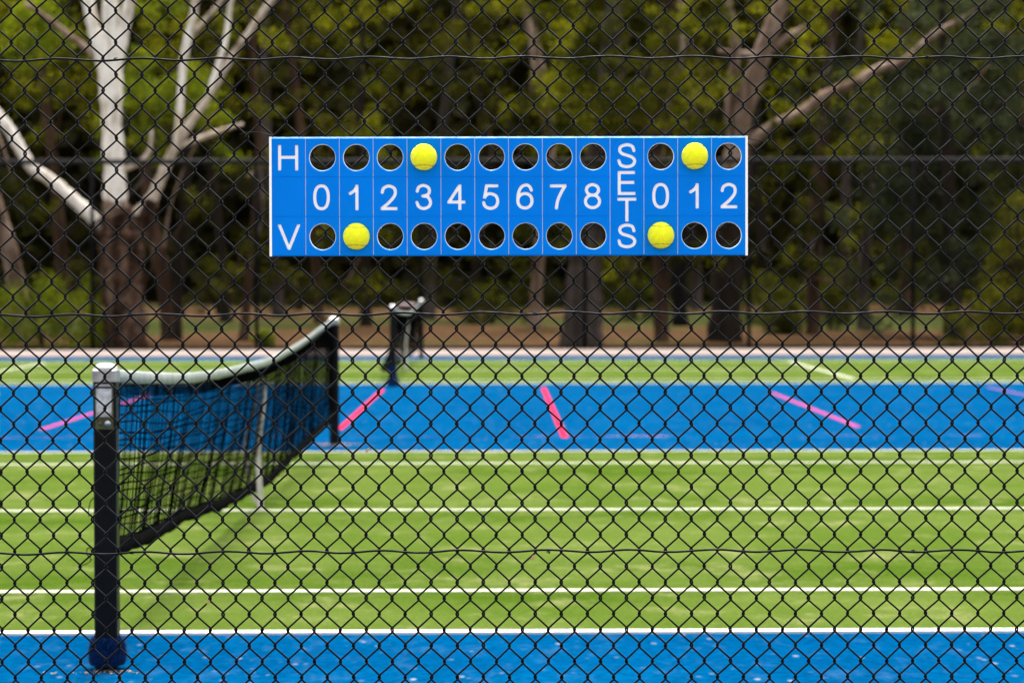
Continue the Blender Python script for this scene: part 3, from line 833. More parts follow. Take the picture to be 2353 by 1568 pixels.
def tennis_net(w0, w1, top_k, bot_k, sh_k, label, dens=1.0):
    L_ = w1 - w0
    net = empty('tennis_net', C(0, (w0 + w1) / 2), label, 'net', 'tennis nets'); net.rotation_euler = (0, 0, CROT)
    cw = (w0 + w1) / 2
    wa, wb = w0 + 0.055, w1 - 0.055
    tk = np.array(top_k); bk = np.array(bot_k); sk = np.array(sh_k)
    def top(t): return float(np.interp(t, tk[:,0], tk[:,1]))
    def bot(t): return float(np.interp(t, bk[:,0], bk[:,1])) + 0.012 * math.sin(t * 47) * math.sin(t * 21)
    def shf(t): return float(np.interp(t, sk[:,0], sk[:,1]))
    smx = np.linspace(0, 1, 161)
    def smooth(fn, k=9):
        v = np.array([fn(t) for t in smx]); p = np.pad(v, k, mode='edge'); v2 = np.convolve(p, np.ones(2*k+1)/(2*k+1), 'valid')
        return lambda t: float(np.interp(t, smx, v2))
    top, bot, shf = smooth(top, 7), smooth(bot, 4), smooth(shf, 8)
    rw = [random.uniform(-1, 1) for _ in range(40)]
    def pt(t, s_, wob=True):  # s 0 top .. 1 bottom
        z = top(t) * (1 - s_) + bot(t) * s_ - 0.03 * (1 - s_)
        x = shf(t) * s_ ** 1.35
        if wob:
            x += 0.003 * math.sin(t * 31 + s_ * 9) * s_ + 0.0028 * math.sin(t * 171 + s_ * 4) * s_
            z += 0.012 * math.sin(t * 37 + s_ * 19) * s_ * (1 - s_) * 2
        return (x, wa + (wb - wa) * t - cw, z)
    # netting
    mb = MB(); nv = int(L_ / 0.045 * dens); nh = int(19)
    for i in range(nv + 1):
        t = (i + (random.uniform(-.38, .38) if 0 < i < nv else 0)) / nv; lean = 0.0006 * math.sin(i * 0.37)
        mb.tube([pt(min(1, max(0, t + lean * s_)), s_) for s_ in np.linspace(0, 1, 9)], 0.0023, 3, caps=False)
    for j in range(1, nh):
        s_ = j / nh
        off = 0.010 * rw[j]
        mb.tube([pt(t, min(1, max(0, s_ + off + 0.010 * math.sin(t * 29 + j * 2.1)))) for t in np.linspace(0, 1, 110)], 0.0031 if j % 3 else 0.0042, 4, caps=False)
    # doubled mesh below the headband
    for i in range(nv * 2 + 1):
        t = i / (nv * 2)
        mb.tube([pt(t, 0.0), pt(t, 0.10)], 0.0014, 3, caps=False)
    tag(mb.build('netting', M['net'], net), kind='stuff')
    # headband: a folded canvas strip, rounded over the cable
    def strip(name, m, s0z, ztop, zbot, thick, n=120, wav=0.0):
        mb = MB(); ring = []
        for i in range(n + 1):
            t = i / n
            if s0z == 'top': x, y, _ = pt(t, 0.0, False); zc = top(t)
            else: x, y, zc = pt(t, 1.0)
            wv_ = wav * math.sin(t * 83) + wav * 0.6 * math.sin(t * 191)
            ring += [(x - thick*.8, y, zc + ztop - 0.004), (x, y, zc + ztop), (x + thick*.8, y, zc + ztop - 0.004), (x + thick, y, zc + (ztop+zbot)/2), (x + thick*.5 + wv_*.4, y, zc + zbot + wv_), (x - thick*.5, y, zc + zbot + wv_), (x - thick, y, zc + (ztop+zbot)/2)]
        fs = []
        for i in range(n):
            for j in range(7): fs.append((i*7 + j, i*7 + (j+1) % 7, (i+1)*7 + (j+1) % 7, (i+1)*7 + j))
        fs += [tuple(range(7)), tuple(reversed(range(n*7, n*7 + 7)))]
        mb.add(ring, fs)
        return mb.build(name, m, net, smooth=True)
    strip('headband', M['band'], 'top', 0.0, -0.046, 0.003, wav=0.0012)
    strip('hem', M['skirt'], 'bot', 0.03, -0.035, 0.010, wav=0.006)
    # centre strap: both sides of the net down to the anchor
    tc_ = 0.5
    zt_ = top(tc_) + 0.003
    for sgn_, mid_ in ((1, -0.045), (-1, -0.10)):
        c_ = [(sgn_*0.010, 0, zt_ - 0.002), (sgn_*0.012 + mid_*.25, 0, zt_ - .22), (sgn_*0.010 + mid_*1.0, 0, zt_ - .52), (sgn_*0.006 + mid_*.7, 0, .12), (-0.02, 0, 0.0)]
        q = catmull([(x_ - 0.02, y_, z_) for x_, y_, z_ in c_], 8); mb = MB(); hw = 0.022 if sgn_ > 0 else 0.013
        vs = []
        for x, y, z in q:
            tw_ = min(1.0, max(0.0, (zt_ - 0.06 - z) / 0.25)) * 0.75      # the webbing twists below the headband
            wx, wy = hw * math.sin(tw_), hw * math.cos(tw_)
            vs += [(x - wx - .0012, -wy, z), (x - wx + .0012, -wy, z), (x + wx + .0012, wy, z), (x + wx - .0012, wy, z)]
        fs = []
        for i in range(len(q) - 1):
            for j in range(4): fs.append((i*4 + j, i*4 + (j+1) % 4, (i+1)*4 + (j+1) % 4, (i+1)*4 + j))
        mb.add(vs, fs); mb.build('centre_strap', M['strap'], net)
    mb = MB(); mb.box((-0.012, -hw, zt_ - 0.001), (0.012, hw, zt_ + 0.002)); mb.build('strap_fold', M['strap'], net)
    return net
tennis_net(9.17, 21.97,
  [(0, 1.055), (0.05, 1.02), (0.18, 0.955), (0.30, 0.925), (0.48, 0.905), (0.52, 0.905), (0.70, 0.945), (0.9, 1.03), (1, 1.06)],
  [(0, 0.40), (0.12, 0.315), (0.29, 0.225), (0.47, 0.13), (0.55, 0.12), (0.75, 0.16), (1, 0.24)],
  [(0, -0.015), (0.08, -0.06), (0.25, -0.11), (0.46, -0.10), (0.6, -0.06), (0.85, -0.04), (1, 0.0)],
  'black tennis net with grey-green headband sagging from the near winder post')
tennis_net(34.3, 47.1,
  [(0, 1.055), (0.2, 0.96), (0.48, 0.905), (0.52, 0.905), (0.8, 0.97), (1, 1.06)],
  [(0, 0.22), (0.3, 0.12), (0.6, 0.10), (1, 0.22)],
  [(0, -0.02), (0.10, -0.20), (0.3, -0.33), (0.48, -0.16), (0.7, -0.20), (1, 0.0)],
  'black tennis net on the far court, seen end on with its foot blown aside', 0.62)

# ================================================================== FAR FENCE
FD = 53.4
ffence = empty('chain_link_fence', (0, FD, 0), 'tall dark chain-link fence with grey top rail in front of the trees', 'fence')
fx = [P(px, 800, FD).x for px in (213, 597, 968, 1347, 1715, 2098)]
sp_ = (fx[-1] - fx[0]) / 5
posts = [fx[0] + sp_ * k for k in range(-3, 9)]
RZ = 3.86
pm = MB(); pm.lathe([(0.0, 0), (0.043, 0), (0.043, RZ + 0.02), (0.0, RZ + 0.03)], 12)
pme = pm.mesh('post', M['fence_steel'], True)
for x in posts: link('post', pme, None, ffence, (x, 0, 0))
rail = MB(); rail.tube([(0, 0, 0), (sp_, 0, 0)], 0.055, 10)
rme = rail.mesh('top_rail', M['far_rail'], True)
low = MB(); low.box((0, -0.03, 0.0), (sp_, 0.03, 0.075)); lme = low.mesh('foot_strip', M['bark_dark'])  # dark strip along the foot of the far fence
mm = MB(); nW = int(sp_ / 0.0345); hh = 0.041
for i in range(nW):
    x0 = i * sp_ / nW; d_ = sp_ / nW
    nz_ = int((RZ - 0.05) / hh)
    mm.tube([(x0 + (d_ if (j + i) % 2 else 0), 0.0, 0.05 + j * hh) for j in range(nz_ + 1)], 0.0016, 3, caps=False)
mme = mm.mesh('mesh_panel', M['far_wire'])
for x in posts[:-1]:
    link('top_rail', rme, None, ffence, (x, 0, RZ)); link('foot_strip', lme, None, ffence, (x, 0.0, 0.0))
    tag(link('mesh_panel', mme, None, ffence, (x, -0.05, 0)), kind='stuff')

# ================================================================== TREES
def leaf_mesh(name, pts, size, mat_, tone, droop=0.5, aspect=0.36):
    """one quad leaf per point; size, tone arrays"""
    n = len(pts); pts = np.asarray(pts, float)
    d = rng.normal(0, 1, (n, 3)); d[:, 2] -= droop * 1.2; d /= np.linalg.norm(d, axis=1)[:, None]
    q = rng.normal(0, 1, (n, 3)); s_ = np.cross(d, q); s_ /= np.linalg.norm(s_, axis=1)[:, None]
    sz = np.asarray(size)[:, None]
    a = pts; b_ = pts + d * sz * 0.5 + s_ * sz * aspect * 0.5; c = pts + d * sz; e = pts + d * sz * 0.5 - s_ * sz * aspect * 0.5
    vs = np.stack([a, b_, c, e], 1).reshape(-1, 3)
    me = bpy.data.meshes.new(name)
    me.vertices.add(n * 4); me.loops.add(n * 4); me.polygons.add(n)
    me.vertices.foreach_set('co', vs.ravel())
    me.loops.foreach_set('vertex_index', np.arange(n * 4, dtype=np.int32))
    me.polygons.foreach_set('loop_start', np.arange(0, n * 4, 4, dtype=np.int32))
    at = me.attributes.new('tone', 'FLOAT', 'POINT')
    at.data.foreach_set('value', np.repeat(np.asarray(tone, dtype=np.float32), 4))
    me.materials.append(mat_); me.update(); me.validate()
    return me
def clump_points(cl):
    """cl: list of (centre, rx, rz, count, tone)"""
    P_, S_, T_ = [], [], []
    for c, rx, rz, n, tn in cl:
        # each clump is itself a few sprays
        k = max(3, int(n / 45)); cs = rng.normal(0, 0.48, (k, 3)) * np.array([rx, rx, rz]) + np.array(c)
        idx = rng.integers(0, k, n)
        p = cs[idx] + rng.normal(0, 0.26, (n, 3)) * np.array([rx, rx, rz])
        P_.append(p); T_.append(np.full(n, tn) + (rng.normal(0, 0.12, k))[idx])
        S_.append(rng.uniform(0.09, 0.18, n))
    return np.concatenate(P_), np.concatenate(S_), np.concatenate(T_)

trees = []
def tree(name, label, group, D, base, stems, mats_, kind='leaf_gum', base_mat=None):
    """stems: list of (pixel path [(px,py,radius m, depth offset)], part name, material key)"""
    bp_ = P(*base, D); gx_, gy_ = bp_.x, D
    root = empty(name, (gx_, gy_, gz(gy_) - 0.05), label, 'tree', group)
    org = Vector(root.location)
    for path_, part, mk in stems:
        pp = [(*(P(a, b_, D + (q[3] if len(q) > 3 else 0)) - org), q[2]) for q in path_ for a, b_ in [(q[0], q[1])]]
        q = catmull(pp, 6)
        mb = MB(); kx = 0.78 if mk == 'gum_pale' else 1.0
        mb.tube([x[:3] for x in q], [max(0.01, x[3] * kx * random.uniform(0.92, 1.08)) for x in q], 12, jit=0.16 if mk == 'gum_rough' else 0.08)
        mb.build(part, M[mk], root, smooth=True)
    t = dict(root=root, org=org, D=D, px=base[0], cl=[], leaf=kind, stems=stems)
    trees.append(t); return t

t_gum = tree('gum_tree', 'big white-limbed gum tree with shaggy brown trunk behind the far fence', None, 56.0, (288, 800), [
  ([(283, 815, .56), (286, 795, .53), (286, 720, .47), (282, 640, .44), (278, 570, .45), (280, 530, .48), (276, 500, .40), (270, 478, .26), (267, 462, .12)], 'trunk', 'gum_rough'),
  ([(268, 530, .27), (266, 450, .25), (262, 350, .23), (258, 260, .23), (256, 190, .25), (254, 120, .21), (256, 60, .18), (258, -20, .16), (262, -160, .11)], 'limb', 'gum_white'),
  ([(272, 510, .33), (268, 485, .29), (266, 465, .265), (265, 447, .22)], 'bark_sleeve', 'bark_tan'),
  ([(254, 215, .15), (240, 150, .15), (224, 90, .14), (210, 30, .13), (200, -40, .12), (180, -170, .08)], 'limb', 'gum_white'),
  ([(262, 190, .15), (275, 120, .14), (290, 50, .13), (305, -20, .12), (330, -150, .07)], 'limb', 'gum_white'),
  ([(268, 600, .2), (250, 545, .2), (232, 520, .17), (214, 500, .13)], 'bark_sleeve', 'gum_rough'),
  ([(296, 600, .22), (312, 540, .22), (330, 495, .19), (352, 458, .15)], 'bark_sleeve', 'gum_rough'),
  ([(318, 520, .05), (326, 570, .06), (330, 640, .05), (326, 690, .02)], 'bark_strip', 'gum_rough'),
  ([(345, 480, .04), (352, 540, .05), (348, 610, .03)], 'bark_strip', 'gum_rough'),
  ([(238, 540, .04), (232, 600, .05), (236, 680, .03)], 'bark_strip', 'gum_rough'),
  ([(275, 540, .22), (240, 525, .17), (205, 490, .145), (150, 440, .135), (105, 405, .135), (75, 385, .13), (50, 345, .125), (25, 300, .125), (-5, 262, .12), (-60, 190, .09), (-130, 100, .06), (-180, 0, .03)], 'limb', 'gum_white'),
  ([(285, 540, .27), (310, 500, .22), (345, 465, .18), (375, 400, .15), (400, 345, .13), (440, 280, .11), (480, 225, .10), (530, 140, .10), (575, 75, .09), (620, 10, .085), (680, -70, .06)], 'limb', 'gum_pale'),
  ([(395, 352, .09), (420, 335, .08), (470, 315, .07), (520, 297, .06), (560, 285, .04)], 'limb', 'gum_pale'),
  ([(405, 340, .07), (415, 250, .075), (422, 150, .085), (432, 95, .09), (446, 40, .085), (455, -30, .08), (470, -120, .05)], 'limb', 'gum_white'),
  ([(232, 140, .08), (205, 115, .075), (170, 90, .07), (120, 50, .06), (60, 10, .05)], 'limb', 'bark_tan'),
  ([(285, 390, .08), (320, 375, .07), (345, 345, .06), (350, 300, .05)], 'limb', 'gum_pale'),
  ([(480, 225, .07), (500, 160, .065), (520, 90, .06), (530, 20, .05), (545, -60, .04)], 'limb', 'gum_white'),
  ([(432, 95, .06), (470, 50, .055), (510, 5, .05), (560, -60, .04)], 'limb', 'gum_pale'),
], None)
tree('gum_tree', 'slanting tan trunk rising behind the bright green shrub', None, 62.0, (48, 775), [
  ([(50, 790, .27), (45, 700, .24), (32, 620, .22), (12, 540, .20), (-15, 450, .18), (-40, 330, .15), (-60, 180, .12)], 'trunk', 'bark_tan')], None)
tree('gum_tree', 'twin brown trunks leaning apart just right of the white gum', None, 63.0, (395, 770), [
  ([(392, 785, .25), (388, 700, .22), (372, 610, .19), (350, 520, .16), (335, 400, .13), (330, 250, .1)], 'trunk', 'bark_red'),
  ([(398, 785, .22), (402, 690, .19), (412, 600, .16), (425, 480, .14), (430, 300, .12), (440, 100, .08)], 'trunk', 'bark_dark')], None)
tree('gum_tree', 'pale wavering trunk rising above scoreboard numbers 6 and 7', None, 68.0, (1228, 762), [
  ([(1228, 775, .2), (1232, 690, .16), (1240, 560, .15), (1252, 430, .15), (1262, 320, .16), (1252, 240, .17), (1240, 170, .17), (1226, 90, .16), (1210, 0, .14), (1195, -150, .1)], 'trunk', 'bark_tan')], None)
tree('gum_tree', 'massive grey trunk with flared foot below the scoreboard number 8', None, 58.0, (1335, 798), [
  ([(1338, 812, .56), (1336, 780, .50), (1340, 720, .42), (1343, 640, .39), (1350, 560, .37), (1362, 450, .32), (1380, 330, .27), (1398, 220, .24), (1404, 120, .22), (1410, 20, .2), (1420, -150, .14)], 'trunk', 'bark_grey'),
  ([(1385, 300, .14), (1420, 250, .1), (1470, 190, .08), (1520, 110, .06)], 'limb', 'bark_grey')], None)
tree('gum_tree', 'straight reddish trunk right of the massive grey one', None, 60.0, (1520, 792), [
  ([(1522, 806, .2), (1520, 760, .18), (1520, 650, .17), (1514, 500, .16), (1508, 350, .14), (1520, 200, .12), (1545, 80, .11), (1555, -100, .08)], 'trunk', 'bark_red'),
  ([(1510, 380, .1), (1545, 200, .09), (1565, 110, .09), (1560, 60, .08), (1575, -60, .06)], 'limb', 'bark_tan')], None)
tree('burnt_tree', 'charcoal black burnt trunk between two brown trunks', None, 70.0, (1562, 758), [
  ([(1562, 772, .24), (1563, 720, .21), (1560, 640, .20), (1564, 560, .19), (1558, 430, .16), (1556, 330, .10)], 'trunk', 'char')], None, None)
tree('gum_tree', 'leaning tan gum with a long bare limb reaching up to the right', None, 60.0, (1665, 790), [
  ([(1668, 805, .44), (1665, 770, .39), (1668, 700, .35), (1676, 600, .325), (1684, 480, .305), (1689, 400, .29)], 'trunk', 'bark_dark'),
  ([(1680, 520, .29), (1686, 450, .29), (1692, 340, .27), (1704, 260, .25), (1730, 185, .235), (1750, 120, .22), (1780, 50, .20), (1802, -15, .18), (1850, -160, .12)], 'upper_trunk', 'bark_tan'),
  ([(1692, 345, .14), (1730, 322, .12), (1775, 288, .12), (1835, 262, .112), (1890, 222, .118), (1960, 192, .104), (2020, 158, .11), (2075, 142, .092), (2140, 84, .082), (2230, 36, .078), (2300, -25, .05)], 'limb', 'bark_tan'),
  ([(1745, 130, .09), (1700, 125, .08), (1650, 118, .06)], 'limb', 'bark_tan'),
  ([(1765, 120, .1), (1805, 90, .08), (1850, 62, .05)], 'limb', 'bark_tan'),
  ([(1690, 420, .12), (1675, 250, .11), (1690, 120, .10), (1672, 20, .10), (1660, -80, .07)], 'limb', 'bark_tan')], None)
tree('gum_tree', 'tall slim russet trunk standing right of the scoreboard', None, 64.0, (1868, 776), [
  ([(1868, 790, .2), (1868, 740, .17), (1868, 640, .16), (1872, 540, .17), (1884, 400, .18), (1890, 300, .15), (1895, 200, .14), (1912, 80, .12), (1920, -100, .09)], 'trunk', 'bark_red')], None)
tree('gum_tree', 'short dark trunk with pale knot left of the next fence post', None, 70.0, (1985, 765), [
  ([(1985, 775, .22), (1985, 720, .18), (1982, 640, .15), (1995, 500, .13), (2010, 330, .1)], 'trunk', 'bark_grey')], None)
t_grey = tree('she_oak_tree', 'drooping grey-green tree filling the view right of the long bare limb', None, 61.0, (2190, 785), [
  ([(2190, 800, .26), (2190, 740, .22), (2185, 600, .2), (2178, 430, .17), (2170, 250, .13), (2165, 60, .1), (2160, -100, .06)], 'trunk', 'bark_dark'),
  ([(2180, 480, .09), (2120, 400, .07), (2060, 330, .05)], 'limb', 'bark_dark'),
  ([(2176, 380, .09), (2240, 300, .07), (2310, 230, .05)], 'limb', 'bark_dark')], None, 'leaf_grey')
tree('gum_tree', 'stout dark trunk beside the yellow-green bush', None, 68.0, (2312, 768), [
  ([(2312, 780, .3), (2310, 730, .27), (2316, 640, .24), (2330, 500, .2), (2345, 300, .16), (2350, 80, .11)], 'trunk', 'bark_dark')], None)
TL = {150: 'slender reddish trunk seen behind the lowest bare limb of the white gum',
  520: 'slender blackish trunk standing back between the twin brown trunks and a fence post',
  560: 'thin reddish sapling trunk between the twin brown trunks and a fence post',
  640: 'slender grey-brown trunk standing back behind the sagging net headband',
  735: 'slender reddish trunk rising behind the bare-footed net post',
  842: 'slender blackish trunk between the bare-footed net post and the far net',
  985: 'slender grey-brown trunk just right of the far net',
  1085: 'slender blackish trunk below scoreboard numbers 4 and 5',
  1440: 'slender reddish trunk under the SETS column',
  1600: 'slender grey-brown trunk far back between the burnt trunk and the leaning gum',
  1765: 'slender blackish trunk between the leaning gum and the slim russet trunk',
  1945: 'slender grey-brown trunk between the slim russet trunk and the short dark one',
  2080: 'slender reddish trunk between the short dark trunk and the drooping grey-green tree'}
SL = {1130: 'low olive shrub under scoreboard numbers 5 and 6', 690: 'low dark shrub far back behind the sagging net headband',
  500: 'low dark shrub far back beside the twin brown trunks', 1460: 'olive shrub between the massive grey trunk and the straight reddish one',
  1760: 'larger olive shrub between the leaning gum and the slim russet trunk', 1795: 'small olive shrub at the foot of the slim russet trunk',
  1930: 'dark shrub behind the slim russet trunk', 1905: 'tall olive shrub just right of the slim russet trunk',
  2080: 'olive shrub left of the drooping grey-green tree', 860: 'low dark shrub far back behind the far net',
  1010: 'low olive shrub far back right of the far net', 1600: 'dark shrub far back behind the burnt trunk',
  170: 'dark shrub behind the rounded bright green shrub', 1300: 'low dark shrub far back behind the massive grey trunk',
  2440: 'tall olive shrub past the yellow-green wattle', -120: 'broad olive shrub beside the rounded bright green shrub'}
for px, D, r, mk in ((-120, 60, .25, 'bark_tan'), (150, 74, .2, 'bark_red'), (520, 78, .16, 'bark_dark'), (640, 88, .2, 'bark_grey'), (735, 76, .15, 'bark_red'), (842, 71, .16, 'bark_dark'),
                     (985, 84, .19, 'bark_grey'), (1085, 76, .15, 'bark_dark'), (1440, 82, .18, 'bark_red'), (1600, 90, .2, 'bark_grey'), (1765, 80, .17, 'bark_dark'), (1945, 92, .2, 'bark_grey'),
                     (2080, 82, .18, 'bark_red'), (2420, 60, .24, 'bark_tan'), (2560, 66, .25, 'bark_grey'), (-260, 66, .25, 'bark_grey'), (-480, 70, .22, 'bark_dark'), (-680, 64, .25, 'bark_tan'), (2780, 64, .25, 'bark_tan'), (2960, 70, .22, 'bark_dark'), (560, 62, .11, 'bark_red')):
    zb_ = gz(D); yb_ = 651 + (CH - zb_) * FPX / D
    ln = random.uniform(-40, 40); ln2 = random.uniform(-60, 60)
    tree('gum_tree', TL.get(px, 'slender gum tree in the part of the wood past the last shrubs'), 'slender gums in the wood', float(D), (px, yb_), [
      ([(px, yb_ + 10, r * 1.3), (px + ln * .1, yb_ - 40, r), (px + ln * .4, yb_ - 180, r * .9), (px + ln, 380, r * .8), (px + ln + ln2 * .5, 180, r * .7), (px + ln + ln2, 0, r * .55), (px + ln + ln2 * 1.2, -160, r * .35)], 'trunk', mk)], None)

# foliage: clumps scattered over the wood at each tree's own distance, joined to the nearest tree
def addcl(t, px, py, D, rx, rz, n, tone):
    t['cl'].append((np.array(P(px, py, D) - t['org']), rx, rz, n, tone))
leafy = [t for t in trees if 'burnt' not in t['root'].name]
def lowfreq(x, y): return 0.5 + 0.5 * math.sin(x * 0.011 + 1.3 + 1.7 * math.sin(y * 0.009)) * math.sin(y * 0.015 + 0.6 + math.sin(x * 0.006))
for gy_ in range(-240, 640, 46):
    for gx_ in range(-760, 3050, 50):
        px = gx_ + random.uniform(-38, 38); py = gy_ + random.uniform(-34, 34)
        prob = 0.97 if py < 120 else (0.93 if py < 300 else (0.80 if py < 460 else 0.66))
        prob *= 0.46 + 0.60 * lowfreq(px, py)
        if random.random() > prob: continue
        if px < 460 and 120 < px and 350 < py: continue           # shaggy trunk stays open
        if px < 200 and 230 < py < 560 and random.random() < 0.75: continue
        cand = sorted(leafy, key=lambda t: abs(t['px'] - px) + random.uniform(0, 170) + (60 if t['D'] < 61 else 0))
        t = cand[0]
        if t is t_gum: D = t['D'] + random.uniform(0.5, 3.5)
        else: D = t['D'] + random.uniform(-3.2, 1.2)
        sc = D / 60.0
        tn = 0.10 + 0.42 * lowfreq(px * 1.7 + 400, py * 1.6) + random.uniform(-0.26, 0.30) + (0.10 if py < 260 else (0.0 if py < 380 else -0.16))  # upper clumps lighter, lower darker: canopy shade put into the leaf colour
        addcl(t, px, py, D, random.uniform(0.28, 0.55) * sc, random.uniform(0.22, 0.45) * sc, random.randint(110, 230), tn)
for _ in range(170):       # the crowns carry on above the picture and shade what is below
    px = random.uniform(-800, 3050); py = random.uniform(-1150, -230)
    t = sorted(leafy, key=lambda t: abs(t['px'] - px) + random.uniform(0, 250))[0]
    D = t['D'] + random.uniform(-2.5, 4.0); sc = D / 60.0
    addcl(t, px, py, D, random.uniform(.9, 1.5) * sc, random.uniform(.6, 1.0) * sc, random.randint(170, 300), random.uniform(.1, .5))
# bright young foliage right of the white gum, yellow clumps, and the grey-green mass
for _ in range(30):
    px = random.gauss(365, 60); py = random.gauss(225, 75)
    addcl(t_gum, px, py, 56.0 + random.uniform(0.3, 2.2), random.uniform(.3, .55), random.uniform(.25, .45), random.randint(120, 260), random.uniform(.35, .7))
for _ in range(14):
    px = random.gauss(60, 60); py = random.gauss(60, 50)
    addcl(t_gum, px, py, 56.0 + random.uniform(0.3, 2.2), random.uniform(.3, .6), random.uniform(.25, .45), random.randint(120, 260), random.uniform(.2, .6))
for _ in range(120):
    px = random.gauss(2160, 120); py = random.gauss(330, 165)
    addcl(t_grey, px, py, 61.0 + random.uniform(0.3, 3.0), random.uniform(.3, .6), random.uniform(.35, .7), random.randint(140, 300), random.uniform(.05, .5))
t_lean = [t for t in trees if 'leaning' in t['root']['label']][0]
for px, py in ((1800, 275), (1985, 178), (2110, 108), (1850, 262), (2190, 60)):   # leaf sprays hanging before the bare limb
    addcl(t_lean, px + random.uniform(-12, 12), py + 14, 59.4, .22, .2, 90, random.uniform(.1, .45))
t_big = [t for t in trees if 'massive' in t['root']['label']][0]
for _ in range(46):
    px = random.uniform(1270, 1660); py = random.uniform(-60, 330)
    if abs(px - 1400) < 26 and 60 < py < 300: continue
    addcl(t_big, px, py, 56.6 + random.uniform(-0.8, 0.8), random.uniform(.35, .6), random.uniform(.3, .5), random.randint(150, 300), random.uniform(.05, .6))
for t in trees:            # twigs and thin branches carrying the leaf clumps
    if 'burnt' in t['root'].name or not t['cl']: continue
    path_ = t['stems'][0][0]
    for _ in range(7 if t['D'] < 70 else 3):
        c = random.choice(t['cl'])[0]; q = random.choice(path_[2:])
        a = P(q[0], q[1], t['D']) - t['org']; c = Vector(c)
        if (c - a).length > 4.5 or (c - a).length < 0.6: continue
        mid = (a + c) / 2 + Vector((random.uniform(-.3, .3), random.uniform(-.3, .3), random.uniform(-.35, .15)))
        qq = catmull([tuple(a), tuple(mid), tuple(c)], 5); n_ = len(qq)
        mb = MB(); mb.tube(qq, [0.045 - 0.033 * i / (n_ - 1) for i in range(n_)], 6)
        mb.build('branch', M[random.choice(['bark_tan', 'bark_tan', 'bark_grey', 'bark_red'])], t['root'], smooth=True)
for t in trees:
    if not t['cl']: continue
    p_, s_, tn = clump_points(t['cl'])
    mk = 'leaf_bright' if t is t_gum else t['leaf']
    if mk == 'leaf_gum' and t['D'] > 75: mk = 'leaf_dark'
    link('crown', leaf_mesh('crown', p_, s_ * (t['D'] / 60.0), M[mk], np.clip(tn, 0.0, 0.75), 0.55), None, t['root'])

# shrubs
def shrub(name, label, group, px, py_base, D, wpx, hpx, mk, n, tone, lift=0.0):
    c = P(px, py_base, D); z0_ = gz(D)
    root = empty(name, (c.x, D, z0_), label, 'shrub', group)
    rw_, rh = wpx / FPX * D / 2, hpx / FPX * D
    mb = MB()
    for q in range(7):
        a = random.uniform(0, 6.28); e = rw_ * random.uniform(.3, .75)
        mb.tube(catmull([(0, 0, -0.03), (e*.3*math.cos(a), e*.3*math.sin(a), rh*.35), (e*math.cos(a), e*math.sin(a), rh*.75)], 4), [0.03]*4 + [0.02]*5, 6)
    mb.build('stem', M['bark_dark'], root, smooth=True)
    cl = []
    for _ in range(n):
        a = random.uniform(0, 6.28); r = rw_ * math.sqrt(random.random()); hz = rh * (0.06 + 0.86 * random.random() ** 0.8) * math.sqrt(max(0.08, 1 - (r / rw_) ** 2 * .8))
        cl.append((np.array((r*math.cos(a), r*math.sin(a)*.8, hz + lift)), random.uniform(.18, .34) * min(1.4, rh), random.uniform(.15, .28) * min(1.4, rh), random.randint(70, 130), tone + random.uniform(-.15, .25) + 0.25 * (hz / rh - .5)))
    p_, s_, tn = clump_points(cl); p_[:, 2] = np.maximum(p_[:, 2], 0.02)
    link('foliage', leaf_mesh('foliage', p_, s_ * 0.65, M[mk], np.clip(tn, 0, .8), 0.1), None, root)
    return root
shrub('leafy_shrub', 'rounded bright green shrub left of the shaggy trunk behind the far fence', None, 95, 798, 55.6, 290, 175, 'leaf_bright', 70, .42)
shrub('leafy_shrub', 'tall yellow-green wattle at the end of the far fence', None, 2350, 790, 56.5, 150, 395, 'leaf_yellow', 60, .25)
shrub('leafy_shrub', 'broad yellow-green bush in front of the stout dark trunk', None, 2290, 795, 55.8, 200, 150, 'leaf_yellow', 44, .2)
shrub('leafy_shrub', 'small yellow-green sapling left of the shaggy trunk foot', None, 222, 795, 56.5, 50, 110, 'leaf_yellow', 12, .3)
shrub('leafy_shrub', 'low grass-green tuft on the litter right of the shaggy trunk', None, 602, 795, 57.0, 42, 34, 'leaf_bright', 8, .25)
shrub('leafy_shrub', 'low olive tuft on the litter near the leaning net headband', None, 740, 790, 58.0, 46, 30, 'leaf_gum', 8, .3)
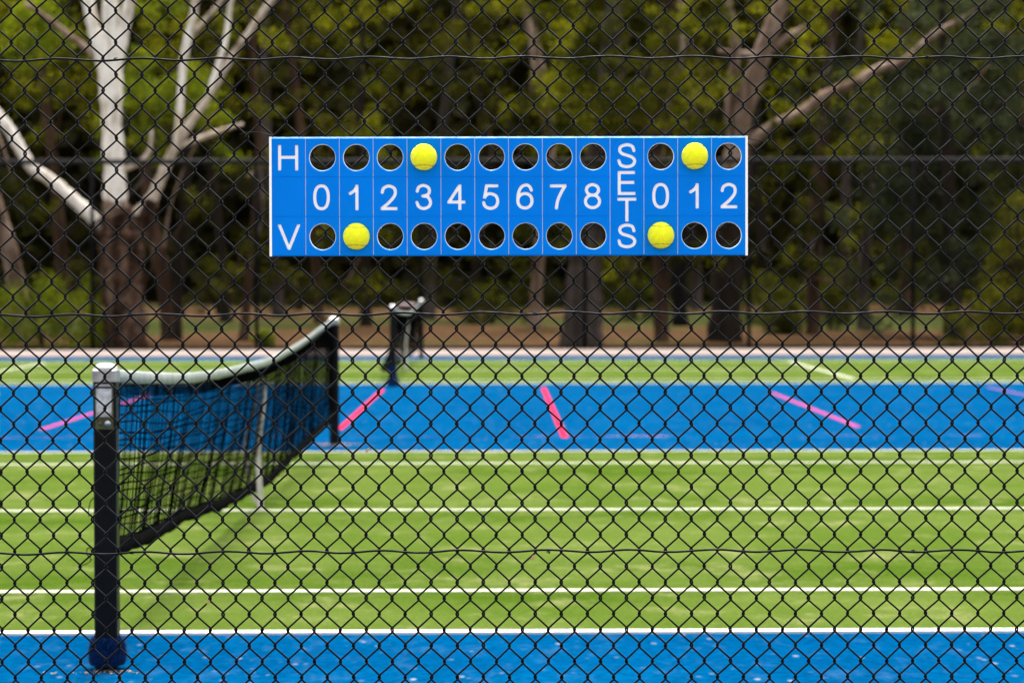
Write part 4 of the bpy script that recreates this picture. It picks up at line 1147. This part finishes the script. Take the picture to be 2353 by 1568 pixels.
for px, D, wpx, hpx, mk in ((1130, 72, 170, 95, 'leaf_gum'), (690, 92, 200, 80, 'leaf_dark'), (500, 86, 220, 85, 'leaf_dark'), (1460, 78, 150, 120, 'leaf_gum'), (1760, 74, 140, 130, 'leaf_gum'),
                            (1930, 76, 150, 140, 'leaf_dark'), (2080, 86, 180, 95, 'leaf_gum'), (860, 95, 190, 90, 'leaf_dark'), (1010, 98, 200, 85, 'leaf_gum'), (1600, 96, 190, 100, 'leaf_dark'),
                            (170, 82, 240, 160, 'leaf_dark'), (1300, 97, 200, 80, 'leaf_dark'), (2440, 62, 200, 260, 'leaf_gum'), (-120, 60, 260, 200, 'leaf_gum'), (1795, 64, 90, 90, 'leaf_gum'), (1905, 67, 100, 150, 'leaf_gum')):
    shrub('leafy_shrub', SL[px], 'understorey shrubs', px, 760, float(D), wpx, hpx, mk, 34, .15)

# far wood: reads as one mass
n = 290000
X = rng.uniform(-58, 58, n); Y = rng.uniform(102, 150, n)
Z = rng.uniform(0, 1, n) * 21
keep = (np.sin(X * .55 + np.sin(Z * .5) * 1.4) * np.sin(Z * .62 + Y * .2 + np.sin(X * .3)) > -0.75) | (Z < 8)
X, Y, Z = X[keep], Y[keep], Z[keep]
Z = Z + np.array([gz(y) for y in Y])
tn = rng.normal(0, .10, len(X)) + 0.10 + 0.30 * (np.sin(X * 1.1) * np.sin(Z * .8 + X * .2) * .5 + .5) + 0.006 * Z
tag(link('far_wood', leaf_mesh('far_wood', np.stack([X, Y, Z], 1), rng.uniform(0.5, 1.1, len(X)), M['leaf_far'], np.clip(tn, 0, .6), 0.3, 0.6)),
    'dark mass of distant trees closing the view behind the trunks', 'wood', None, 'stuff')

# maroon-lidded bin half hidden behind the far net
def bin_(px, D):
    c = P(px, 700, D); root = empty('litter_bin', (c.x, D, gz(D) - 0.01), 'dark wheeled bin with maroon lid half hidden behind the far net', 'bin')
    mb = MB(); a, b_ = 0.16, 0.19; 
    mb.add([(-a,-a,.05),(a,-a,.05),(a,a,.05),(-a,a,.05),(-b_,-b_*1.1,.82),(b_,-b_*1.1,.82),(b_,b_*1.1,.82),(-b_,b_*1.1,.82)],
           [(0,3,2,1),(4,5,6,7),(0,1,5,4),(1,2,6,5),(2,3,7,6),(3,0,4,7)]); mb.build('body', M['bin_body'], root)
    mb = MB(); rbox(mb, (-0.21, -0.24, 0.822), (0.21, 0.24, 0.93), 0.05); mb.build('lid', M['bin_lid'], root)
    for s_ in (-1, 1):
        mb = MB(); mb.tube([(s_*.17, .2, .1), (s_*.21, .2, .1)], 0.1, 16); mb.build('wheel', M['bin_body'], root)
    mb = MB(); mb.tube([(-.17, .25, .86), (.17, .25, .86)], .015, 8); mb.build('handle', M['bin_body'], root)
bin_(936, 56.5)
